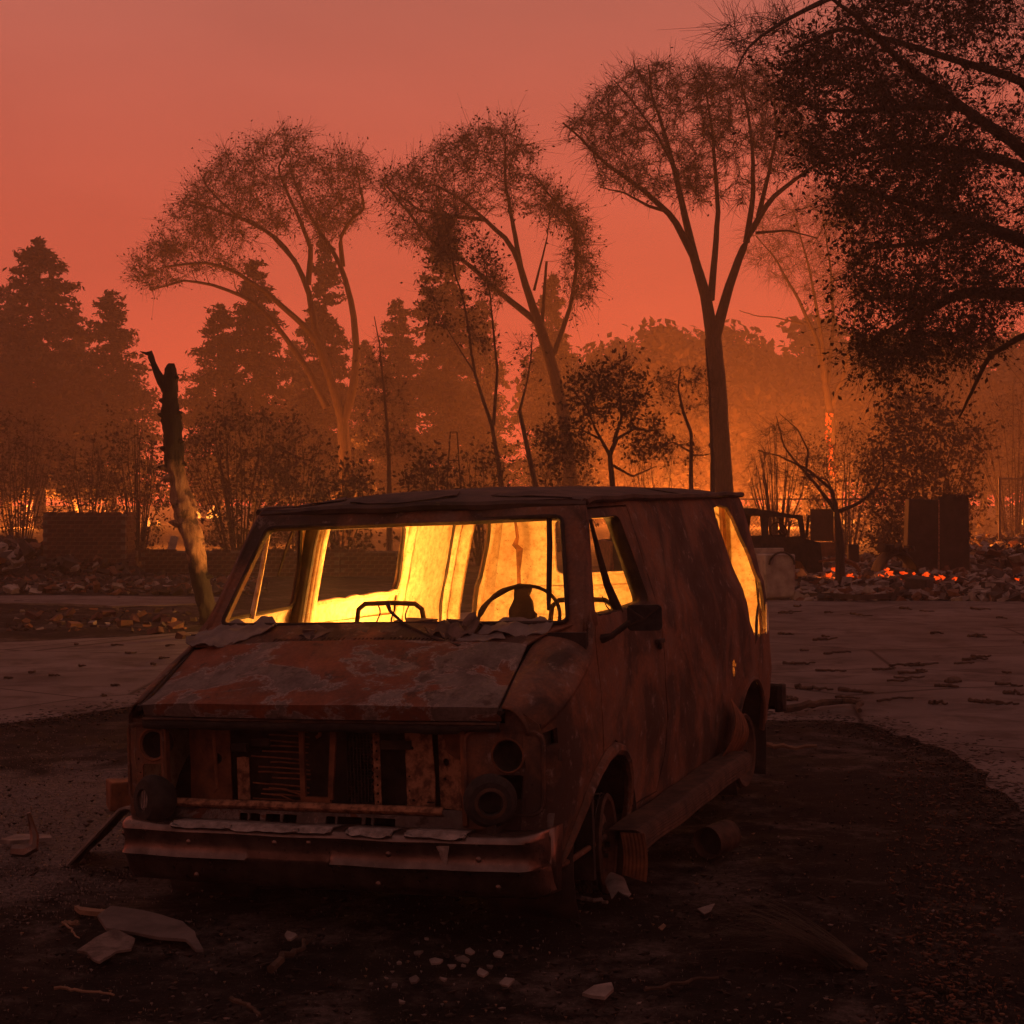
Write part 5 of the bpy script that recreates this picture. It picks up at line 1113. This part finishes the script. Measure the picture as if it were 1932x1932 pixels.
MB().tube([(1.1, -.02, .55), (1.5, -.1, .62), (1.8, -.1, .50), (1.92, -.1, .36)], [.02, .05, .05, .03], 6).build('bent_fender', m_rust, car)
# smaller shapes in the smoke
def at0(u, v, Y): q = at(u, v, Y); return q
p = at(1551, 1020, 46); ms = empty('sheet_metal_panel', (p.x, p.y, 0), (0, 0, -.1), 'dark upright sheet of metal right of the burnt car', 'metal sheet')
MB().box((-.32, 0, .62), (.32, .05, 1.50), jit=.01).build('sheet', m_black, ms, bevel=.01); MB().box((-.30, 0, -.02), (.36, .25, .60), jit=.03).build('plinth', m_rub[2], ms); MB().box((.33, 0, .3), (.40, .05, 1.48)).build('frame', m_rust, ms)
p = gd(1690, 1098); tb = empty('overturned_tub', (p.x, p.y, 0), (0, 0, .1), 'overturned dark tub with a broken rim left of the refrigerator', 'tub')
MB().grid(lambda u, v: (.42 * math.cos(u * PI), -.3 + .7 * v, .10 + .62 * math.sin(u * PI) * (1 - .2 * (2 * v - 1) ** 2) + .02 * nz((u * 6, v * 3, 0), 1)), 18, 8).build('shell', m_black, tb, thick=.03)
for k in range(8): MB().box((-.35 + k * .09, -.3, .66), (-.30 + k * .09, .1, .74 + rnd.uniform(0, .12)), jit=.03).build('crust', m_coal, tb)
p = gd(1627, 1090); tag(MB().box((-.13, -.1, .3), (.13, .1, .72), jit=.02).build('stub_post', m_black, None, bevel=.015), 'short dark stub standing in the ash heap left of the tub', 'post').location = (p.x, p.y + 1, 0)
p = at(321, 1036, 40); pb = MB().box((-.09, 0, 0), (.09, .04, .50), jit=.015).build('board', m_white); pb.location = (p.x, 40, .40); pb.rotation_euler = (0, .22, .2); tag(pb, 'pale board leaning behind the low brick wall, left of the stump', 'board')
p = gd(15, 1092); ap = MB().box((-.45, -.02, .0), (.45, .02, .62), jit=.03).build('appliance_panel', m_white, bevel=.008); ap.location = (p.x, p.y - .5, .22); ap.rotation_euler = (-.7, .2, .3); tag(ap, 'tilted white appliance panel at the left edge by the rubble', 'panel')
# trellis tower
p = at(856, 905, 40); tw = empty('trellis_tower', (p.x, p.y, 0), label='slender metal trellis tower standing behind the van roof', cat='trellis')
zt = EYE - (815 - HORIZON) / FPX * 40
for a in (0, 1, 2, 3):
    sx2, sy2 = ((-1, -1), (1, -1), (1, 1), (-1, 1))[a]
    MB().tube([(sx2 * .30, sy2 * .30, 0), (sx2 * .08, sy2 * .08, zt)], .012, 5).build('leg', m_dark, tw)
for f in (.35, .6, .8, 1.0):
    w = .30 - .22 * f; MB().tube([(-w, -w, zt * f), (w, -w, zt * f), (w, w, zt * f), (-w, w, zt * f)], .010, 4, closed=True).build('ring', m_dark, tw)
# chain-link fence and gate
m_wire = simple('galvanised_wire', (.10, .08, .07), (.2, .16, .14), 8, .6, .5, 0)
def chainlink(name, label, A, B, h, posts, cell=.16, z0=.05, r=.006, cat='fence', rail=True, midrail=False):
    o = empty(name, (A[0], A[1], 0), label=label, cat=cat); d = Vector((B[0] - A[0], B[1] - A[1], 0)); L = d.length; ux = d.normalized(); mb = MB()
    n = int(L / cell)
    for k in range(-int(h / cell), n + 1):
        for s in (1, -1):
            x0 = k * cell if s > 0 else k * cell + h; pts = []
            for z in (0, h):
                x = x0 + s * z; pts.append([x, z])
            (xa, za), (xb, zb) = pts
            if xa > xb: xa, za, xb, zb = xb, zb, xa, za
            if xb <= 0 or xa >= L: continue
            if xa < 0: za += (zb - za) * (0 - xa) / (xb - xa); xa = 0
            if xb > L: zb = za + (zb - za) * (L - xa) / (xb - xa); xb = L
            mb.tube([ux * xa + Vector((0, 0, z0 + za)), ux * xb + Vector((0, 0, z0 + zb))], r, 3, cap=False)
    tag(mb.build('wire_mesh', m_wire, o, sharp=0), kind='stuff')
    for k in range(posts): MB().tube([ux * (L * k / (posts - 1)), ux * (L * k / (posts - 1)) + Vector((0, 0, h + .1))], .035, 7).build('post', m_wire, o)
    if rail: MB().tube([Vector((0, 0, h + z0)), ux * L + Vector((0, 0, h + z0))], .024, 6).build('rail', m_wire, o)
    if midrail:
        for z in (z0, h * .28): MB().tube([Vector((0, 0, z)), ux * L + Vector((0, 0, z))], .024, 6).build('rail', m_wire, o)
    return o
a = at(1380, 960, 57); b = at(1725, 960, 52); chainlink('chainlink_fence', 'sagging chain-link fence behind the burnt car and ash heap', a, b, 1.72, 4)
a = at(1886, 1000, 48); b = at(2060, 1000, 47); chainlink('chainlink_gate', 'tall chain-link gate at the right edge', a, b, 2.30, 3, .14, .06, .007, 'gate', True, True)
# ------------------------------------------------------------------ fires in the distance
FR = 'fires burning behind the shrubs'
for (u, v, Y, h, n, sp, pw, lab) in [
        (60, 965, 104, 1.0, 7, 3.0, 11000, 'far fire glowing low behind the left edge shrubs'), (190, 955, 118, 1.2, 7, 3.0, 16000, 'far fire glowing behind the second pine from the left'), (700, 960, 112, 1.0, 7, 4.0, 9000, 'far fire glowing behind the windswept trunks'), (1240, 950, 112, 1.0, 9, 5.0, 15000, 'wide far fire glowing left of the tallest trunk'), (1480, 958, 104, 1.0, 9, 4.0, 12000, 'wide far fire glowing right of the tallest trunk'),
        (285, 990, 62, .75, 6, .55, 1500, 'bright fire between the chimney block and the stump'), (210, 985, 66, .45, 7, .7, 700, 'low fire under the shrubs right above the chimney block'),
        (405, 975, 62, .9, 8, 1.1, 1300, 'fire glinting through the big round shrub'), (540, 975, 64, .5, 6, 1.0, 1500, 'low fire behind the rounded shrub'),
        (1000, 975, 66, .5, 5, 1.4, 1800, 'low fire at the foot of the forked tree'),
        (1200, 965, 70, .5, 9, 2.6, 4200, 'wide fire glowing behind the small dark gnarled tree'), (1300, 965, 66, .5, 8, 2.0, 3200, 'fire just left of the tallest trunk'),
        (1512, 985, 66, .85, 7, .7, 3400, 'bright fire right of the van tail above the burnt car'), (1440, 975, 70, .4, 9, 1.8, 2600, 'line of low fire between the tallest trunk and the bright fire'), (1575, 972, 71, 1.3, 7, .5, 2600, 'fire at the foot of the ember-lit trunk'),
        (1640, 985, 72, .4, 6, 1.8, 1500, 'low fire behind the crooked dead tree'), (1755, 985, 58, .45, 3, .5, 900, 'fire low behind the chain-link gate post'), (1890, 988, 74, .5, 6, 1.4, 1800, 'row of small fires at the right edge seen through the gate'), (1858, 1042, 44, .30, 3, .16, 300, 'small fire on the mound left of the gate post')]:
    p = at(u, v, Y); hs = .3 if Y > 100 else .5; n = 2 if Y > 100 else max(2, int(n * .5)); fire('distant_fire', (p.x, Y, 0 if Y > 100 else max(0, p.z - .05)), lab, FR, n, h * hs, sp * (.5 if Y > 100 else .7), pw * (1.15 if Y > 100 else .9), (1, .20, .022), m_flame_far, int(u), lz=h * 1.2, lr=.6, bed=False)
# glowing bark on the burning trunk
tp = [(1571, 905), (1569, 880), (1566, 850), (1563, 815), (1565, 780)]
mb = MB()
for i in range(46):
    t = rnd.random() ** .6 * 3.999; k = int(t); q = at(tp[k][0] + (tp[k + 1][0] - tp[k][0]) * (t - k) + rnd.uniform(-6, 6), tp[k][1] + (tp[k + 1][1] - tp[k][1]) * (t - k), 73.72); s = rnd.uniform(.04, .13) * (1 - .12 * t)
    mb.box((-s * .6, -.02, -s), (s * .6, .02, s), 0, Matrix.Translation(q), jit=s * .4)
o = mb.build('glowing_bark', m_ember); tag(o, 'embers glowing up the trunk of the hazy fan-shaped tree', 'ember', None, 'stuff')
# ------------------------------------------------------------------ things on the ground in front
m_slate = simple('grey_slate', (.07, .058, .055), (.14, .115, .108), 9, .8, 0, .4, .006); m_pale = simple('pale_shard', (.13, .108, .10), (.27, .23, .215), 12, .8, 0, .3, .004); m_stick = simple('charred_stick', (.03, .02, .016), (.10, .065, .045), 14, .95, 0, .6, .006); m_tan = simple('tan_wood', (.16, .10, .065), (.27, .17, .11), 12, .9, 0, .5, .004, stretch=(.3, 4, 4))
m_sheet0 = simple('smoked_flake', (.06, .045, .04), (.20, .16, .145), 16, .9, 0, .8, .01)
def q8(x, y): return (x * .5, 1459 + y * .5)
def q9(x, y): return (966 + x * .5, 1157 + y * .5)
def flat(name, label, cat, px, mat, th=.012, lift=.015, tilt=(0, 0), wob=.012, group=None, step=.05):
    P = [gd(u, v) for u, v in px]; c = sum(P, Vector()) / len(P)
    o = panel(name, [(p.x - c.x, p.y - c.y) for p in P], lambda x, y: (x, y, lift + tilt[0] * x + tilt[1] * y + wob * nz((x, y, 0), 5, c.x)), mat, None, (), step, th, (0, 0, 1)); o.location = (c.x, c.y, 0)
    return tag(o, label, cat, group)
flat('slate_tile', 'long broken grey slate lying at the lower left', 'slate', [q8(*p) for p in [(368, 590), (420, 560), (520, 570), (610, 585), (690, 600), (735, 635), (740, 655), (768, 690), (740, 692), (700, 662), (600, 650), (480, 632), (400, 622)]], m_slate, .012, .045, (0, .06))
flat('bark_flake', 'curled pale flake lying beside the long slate', 'debris', [q8(*p) for p in [(290, 685), (360, 650), (430, 635), (510, 650), (495, 680), (440, 690), (400, 720), (375, 742), (340, 712), (330, 700)]], m_sheet0, .010, .04, (.02, .05), .05)
flat('plank', 'thin tan plank lying behind the long slate', 'plank', [q8(*p) for p in [(280, 525), (400, 540), (600, 558), (605, 572), (480, 562), (300, 540)]], m_tan, .02, .03, (0, 0), .004)
flat('plank', 'pale board lying at the left edge of the ash patch', 'plank', [q8(*p) for p in [(0, 270), (60, 250), (190, 255), (195, 265), (40, 277)]], m_pale, .02, .03, (0, 0), .01)
SH = [(1575, 693, 22), (1640, 725, 34), (1705, 745, 24), (1752, 718, 40), (1772, 690, 24), (1748, 742, 12), (1850, 746, 18), (1820, 771, 36), (1880, 700, 30), (1565, 795, 28), (1675, 793, 16), (1505, 733, 12), (1487, 818, 18), (1912, 808, 30), (1515, 881, 16), (1400, 815, 10), (1610, 640, 12), (1090, 632, 30)]
for i, (x, y, w) in enumerate(SH):
    u, v = q8(x, y); rr_ = random.Random(i); px = []
    for k in range(rr_.choice([4, 5, 5, 6])):
        t = k * 1.15 + rr_.uniform(-.3, .3); px.append((u + .46 * w * math.cos(t) * rr_.uniform(.5, 1.15), v + .46 * w * .36 * math.sin(t) * rr_.uniform(.5, 1.2)))
    flat('tile_shard', 'small pale broken shard in the scatter before the bumper', 'shard', px, m_pale if i % 3 else m_slate, .008, .022, (rr_.uniform(-.2, .2), rr_.uniform(-.1, .25)), .004, 'pale shards scattered before the bumper')
flat('tile_shard', 'large lone pale shard at the bottom edge', 'shard', [q9(*p) for p in [(265, 1462), (310, 1440), (375, 1432), (384, 1450), (350, 1476), (300, 1470)]], m_pale, .012, .03, (0, .08), .006)
flat('cloth_scrap', 'crumpled whitish scrap lying beside the front wheel', 'scrap', [q9(*p) for p in [(350, 1095), (395, 1066), (420, 1085), (450, 1125), (440, 1142), (400, 1120), (375, 1130)]], m_pale, .006, .05, (0, .1), .10, None, .03)
flat('dry_leaf', 'pale dry leaf between the front wheel and the grass tuft', 'leaf', [q9(*p) for p in [(700, 1150), (735, 1140), (765, 1132), (752, 1152), (725, 1162)]], m_pale, .004, .03, (0, .1), .02, None, .03)
flat('dry_leaf', 'small yellowish leaf lying near the front wheel', 'leaf', [q9(*p) for p in [(552, 1212), (572, 1200), (582, 1206), (566, 1218)]], m_tan, .004, .025, (0, .1), .01, None, .03)
def stick(name, label, pts, r0, r1, mat, lift=.02, group=None, cat='stick'):
    P = [gd(u, v) + Vector((0, 0, lift)) for u, v in pts]; c = P[0].copy(); c.z = 0; n = len(P)
    q = resample([p - c for p in P], 12); q[1:-1] += np.random.RandomState(int(abs(c.x * 991) + c.y * 7)).normal(0, r0 * .6, (10, 3)) * np.array([1, 1, .5])
    o = MB().tube(q, list(np.linspace(r0, r1, 12)), 6).build(name, mat); o.location = c
    return tag(o, label, cat, group)
stick('stick', 'charred stick with a knobby pale end before the bumper', [q8(1022, 768), q8(1060, 735), q8(1110, 695), q8(1190, 640)], .018, .006, m_stick, .028)
stick('stick', 'thin pale stick near the bottom left corner', [q8(205, 832), q8(320, 840), q8(430, 858)], .007, .004, m_tan)
stick('stick', 'thin twig stub left of the long slate', [q8(235, 580), q8(270, 610), q8(300, 640)], .006, .003, m_tan)
stick('stick', 'short reddish peg lying left of the long slate', [q8(248, 580), q8(298, 583)], .012, .010, m_tan)
stick('stick', 'dark twig lying at the bottom, left of the lone shard', [q8(870, 870), q8(940, 900), q8(980, 935)], .010, .005, m_stick)
stick('stick', 'long faint twig crossing right of the lone shard', [q9(500, 1440), q9(620, 1420), q9(700, 1400), q9(780, 1395)], .009, .005, m_stick)
stick('stick', 'tan stick on the soil behind the rear wheel', [q9(900, 505), q9(1000, 518), q9(1150, 516)], .022, .012, m_tan, .03)
stick('stick', 'twisted dark root arching on the slab behind the rear bumper', [q9(1030, 390), q9(1120, 380), q9(1190, 358), q9(1260, 352), q9(1300, 365), q9(1312, 395)], .035, .02, m_stick, .06)
stick('pale_wire', 'pale strip lying at the front wheel', [q9(245, 1085), q9(300, 1100), q9(360, 1108)], .012, .008, m_pale, .02)
rt = random.Random(77)
for i in range(46):                                   # twigs blown over the slab
    u = rt.uniform(1465, 1935); v = rt.uniform(1142, 1330); l = rt.uniform(12, 60) * (v - 900) / 330; s = rt.uniform(-.10, .12) * l
    stick('twig', 'charred twig lying on the concrete slab right of the van', [(u, v), (u + l * .5, v + s * .6 + rt.uniform(-2, 2)), (u + l, v + s)], .022 * rt.uniform(.5, 1.2), .008, m_stick, .02, 'charred twigs on the slab')
for i in range(12):
    u = rt.uniform(0, 330); v = rt.uniform(1215, 1330); l = rt.uniform(8, 24); stick('twig', 'small charred twig on the slab left of the van', [(u, v), (u + l * .5, v + rt.uniform(-2, 2)), (u + l, v + rt.uniform(-3, 3))], .014, .006, m_stick, .018, 'small twigs on the left slab')
flat('slab_rag', 'dark rag on the slab at the right edge', 'rag', [q9(1640, 258), (1805, 1282), (1815, 1288), (1790, 1290)], m_stick, .02, .03, (0, 0), .03)  # thin dark scrap lying on the slab
# bent sheet at the left end of the bumper, block behind it
A = gd(128, 1637); B = at(250, 1537, 7.75)
sh = empty('bent_sheet', (A.x, A.y, 0), label='bent dark metal sheet propped beside the left end of the bumper', cat='metal sheet')
MB().grid(lambda u, v: ((B.x - A.x + .1) * u + .02 * math.sin(v * 5), (B.y - A.y) * u + .42 * v, .01 + B.z * min(1, u * 1.55) - .03 * v + .015 * nz((u * 4, v * 3, 0), 1)), 16, 8).build('sheet', m_dark, sh, thick=.008)
MB().tube([((B.x - A.x + .1) * u, (B.y - A.y) * u - .004, .014 + B.z * min(1, u * 1.55)) for u in np.linspace(0, 1, 14)], .010, 5).build('pale_edge', m_pale, sh)
p = gd(230, 1524); bl_ = MB().box((-.08, -.08, 0), (.08, .08, .16), jit=.006).build('rusty_block', m_rust, bevel=.008); bl_.location = (p.x, p.y, 0); bl_.rotation_euler = (0, 0, .4); tag(bl_, 'square rusty block on the ash just behind the left lamp', 'block')
p = gd(45, 1612); cu = MB().tube([(0, 0, .02), (.06, 0, .015), (.10, .02, .03), (.10, .05, .08), (.08, .06, .14), (.07, .05, .20)], [.03, .035, .03, .022, .016, .010], 7).build('curled_scrap', m_chrome); cu.location = (p.x - .06, p.y, 0); tag(cu, 'curled scrap of metal on the ash at the left', 'scrap')
# tin can right of the running board
p = gd(1355, 1612); cn = empty('tin_can', (p.x, p.y, .08), (0, PI / 2 - .05, .9), 'burnt tin can lying on its side in the dark soil right of the van', 'can')
MB().lathe([(.001, .10), (.072, .10), (.077, .095), (.077, .06), (.079, .052), (.077, .045), (.077, .01), (.079, .002), (.077, -.005), (.077, -.10), (.081, -.104), (.076, -.102), (.072, -.095), (.072, .09), (.001, .09)], 26).build('can_body', m_wheel, cn)
MB().lathe([(.070, -.05), (.04, -.045), (.001, -.045)], 20).build('sooty_inside', m_dark, cn)
# dry grass tuft
g0 = gd(*q9(1270, 1330)); gt = empty('grass_tuft', (g0.x, g0.y, 0), label='dry grass tuft combed to the left in the right foreground', cat='grass'); mb = MB(); rg = random.Random(3)
for i in range(110):
    l = rg.uniform(.25, .75); a = PI + rg.uniform(-.75, .5); z = rg.uniform(.06, .30) * l; o_ = Vector((rg.uniform(-.07, .07), rg.uniform(-.08, .08), 0)); d = Vector((math.cos(a), math.sin(a) * .9 + .25, 0))
    L = []; R = []
    for k in range(6): t = k / 5; c = o_ + d * l * t + Vector((0, 0, z * math.sin(t * 2.4) * 1.2 + .01)); w = Vector((-d.y, d.x, 0)) * (.0035 * (1 - t) + .0006); L.append(c - w); R.append(c + w)
    mb.ribbon(L, R)
tag(mb.build('blades', simple('dry_grass', (.018, .014, .008), (.05, .038, .022), 5, .9, 0, 0), gt), kind='stuff')
MB().tube([(.06, -.03, .0), (.02, -.02, .02), (-.04, .0, .03)], [.02, .03, .015], 6).build('crown_knot', m_stick, gt)
# fine litter, ash flakes, crumbs along the slab edge
def litter(name, label, fn, n, mats, smin, smax, seed, flatness=.35):
    rs = np.random.RandomState(seed); C = []
    while len(C) < n:
        q = fn(rs)
        if q is not None: C.append(q)
    C = np.array(C); V = []; s = smin + (smax - smin) * rs.uniform(0, 1, n) ** 3; a = rs.uniform(0, 6.28, n); t1 = rs.normal(0, flatness, n); t2 = rs.normal(0, flatness, n)
    e1 = np.stack([np.cos(a), np.sin(a), t1], -1) * s[:, None]; e2 = np.stack([-np.sin(a), np.cos(a), t2], -1) * (s * rs.uniform(.25, .9, n))[:, None]; up = np.zeros((n, 3)); up[:, 2] = .004 + s * .12
    V = np.stack([C - e1 + up, C - e2 * rs.uniform(.5, 1, n)[:, None] + up, C + e1 + up, C + e2 + up, C - [0, 0, .006]], 1).reshape(-1, 3); b = np.arange(n)[:, None] * 5
    F = np.concatenate([b + [0, 1, 2], b + [0, 2, 3], b + [0, 4, 1], b + [1, 4, 2], b + [2, 4, 3], b + [3, 4, 0]])
    me = fastmesh(name, V, F)
    for m in mats: me.materials.append(m)
    mi = np.tile(rs.choice(len(mats), n), 6); me.polygons.foreach_set('material_index', mi.astype(np.int32))
    return tag(link(bpy.data.objects.new(name, me)), label, 'litter', None, 'stuff')
def in_soil(rs):
    v = 1340 + 640 * rs.uniform() ** .8; u = rs.uniform(-60, 1990); p = gd(u, v)
    return None if inside((p.x, p.y), coarse) else (p.x, p.y, 0)
litter('soil_crumbs', 'dark crumbs and clods of burnt soil around the van', in_soil, 3500, [m_coal, m_coal, m_coal], .003, .03, 1, .2)
litter('ash_litter', 'pale ash flakes and leaf litter scattered over the burnt soil', in_soil, 1900, [m_slate, m_tan, m_slate, m_pale], .002, .016, 2, .12)
def in_ash(rs):
    u = rs.normal(70, 110); v = rs.normal(1510, 75) if rs.rand() < .7 else rs.normal(1660, 40); 
    if v < 1375 or v > 1900 or u > 640 or u < -120: return None
    p = gd(u, v); return (p.x, p.y, 0)
litter('ash_patch', 'patch of grey ash flakes at the left of the bumper', in_ash, 3500, [m_slate, m_rub[0], m_rub[0], m_pale], .002, .011, 3, .1)
ed = np.array(slab_d)
def near_edge(rs):
    j = rs.randint(len(ed)); x, y = ed[j]
    if y > 19 or abs(x) > 9: return None
    return (x + rs.normal(0, .22), y + rs.normal(0, .30), .0)
litter('edge_dirt', 'dirt crumbs spilled over the edge of the concrete slab', near_edge, 20000, [m_coal, m_rub[1], m_coal], .004, .034, 4, .12)
def right_rim(rs):
    u = rs.normal(1790, 70); v = rs.uniform(1440, 1950); p = gd(u + (1450 - min(v, 1600)) * -.2 - 30, v); return (p.x, p.y, 0)
litter('leaf_litter', 'brown leaf litter along the right rim of the burnt soil', right_rim, 2200, [m_stick, m_rub[2], m_rub[2], m_stick], .003, .024, 6, .15)
# ------------------------------------------------------------------ burnt sheets lying on the cowl of the van
VM = Matrix.Translation((-.7752, 6.9958, 0)) @ Matrix.Rotation(-.3640, 4, 'Z') @ Matrix.Rotation(-.0328, 4, 'Y') @ Matrix.Rotation(.00855, 4, 'X')
m_sheet = simple('ash_grey_sheet', (.12, .10, .095), (.26, .225, .21), 7, .85, .1, .5, .006); m_sheet2 = simple('burnt_paper', (.05, .035, .03), (.17, .12, .10), 9, .9, 0, .6, .006)
def cowl_sheet(name, label, poly, h, seed, mat, crumple=.03, slope=0):
    c = Vector((sum(p[0] for p in poly) / len(poly), sum(p[1] for p in poly) / len(poly))); poly = [(c.x + (p[0] - c.x) * .84 * (1 + .25 * nz((p[0], p[1], 0), 9, seed)), c.y + (p[1] - c.y) * .80 * (1 + .3 * nz((p[0], p[1], 1), 9, seed))) for p in dens(poly, .05)]; zc = cowl_fn(c.x, c.y)[2]
    o = panel(name, [(p[0] - c.x, p[1] - c.y) for p in poly], lambda x, y: (x, y, cowl_fn(x + c.x, min(y + c.y, .72))[2] - zc + h * .7 + slope * x + .8 * crumple * abs(nz((x, y, 0), 7, seed)) + .4 * crumple * nz((x, y, 0), 18, seed)), mat, None, (), .03, .004, (0, 0, 1))
    o.matrix_world = VM @ Matrix.Translation((c.x, c.y, zc)); return tag(o, label, 'burnt sheet')
cowl_sheet('burnt_sheet', 'crumpled grey sheet draped over the left corner of the van cowl', [(-.98, .46), (-.80, .42), (-.62, .50), (-.52, .60), (-.50, .70), (-.70, .74), (-.88, .70), (-.97, .60)], .014, 1, m_sheet, .05)
cowl_sheet('burnt_sheet', 'flat dark sheet left of the middle of the cowl', [(-.42, .56), (-.30, .50), (-.24, .52), (-.22, .62), (-.34, .66)], .010, 3, m_sheet2, .05)
cowl_sheet('burnt_sheet', 'long curled strip lying along the middle of the cowl', [(-.20, .58), (.0, .565), (.20, .56), (.26, .60), (.1, .63), (-.1, .64)], .008, 5, m_sheet2, .03)
cowl_sheet('burnt_sheet', 'dark torn sheet standing up right of the cowl middle', [(.22, .56), (.34, .50), (.48, .52), (.52, .62), (.44, .70), (.30, .68)], .012, 8, m_sheet2, .11)
cowl_sheet('burnt_sheet', 'layered grey sheet at the right end of the cowl', [(.44, .56), (.60, .52), (.80, .56), (.86, .66), (.78, .74), (.55, .70)], .012, 11, m_sheet, .06)
cowl_sheet('burnt_sheet', 'small pale sheet lying below the steering wheel on the cowl', [(.38, .50), (.52, .49), (.66, .52), (.62, .57), (.46, .57)], .016, 14, m_sheet, .03)
wp = MB().tube([(-.02, .74, 1.30), (.0, .72, 1.265), (.10, .64, 1.215), (.26, .55, 1.165), (.40, .47, 1.135), (.46, .44, 1.12)], [.014, .008, .007, .008, .012, .016], 6).build('wiper_arm', m_dark, van)
for i, (a, b, s) in enumerate(((.05, .80, .05), (.12, .78, .07), (.28, .79, .05), (.34, .76, .06), (-.35, .60, .03))):
    MB().box((a - s, b - .03, 1.17), (a + s, b + .03, 1.20 + .02 * (i % 2)), jit=.014).build('dash_lump', m_sheet2, van)
# ------------------------------------------------------------------ smoke haze
hz_m = bpy.data.materials.new('smoke_haze'); hz_m.use_nodes = True; ht = hz_m.node_tree; ht.nodes.clear()
ho_ = ht.nodes.new('ShaderNodeOutputMaterial'); hv = ht.nodes.new('ShaderNodeVolumePrincipled')
hv.inputs['Color'].default_value = (1.0, .86, .74, 1); hv.inputs['Density'].default_value = .0024; hv.inputs['Anisotropy'].default_value = .35
ht.links.new(hv.outputs[0], ho_.inputs['Volume'])
tag(MB().box((-200, -24, -1), (200, 185, 27)).build('haze', hz_m, sharp=0), 'orange smoke haze filling the air', 'haze', None, 'stuff')
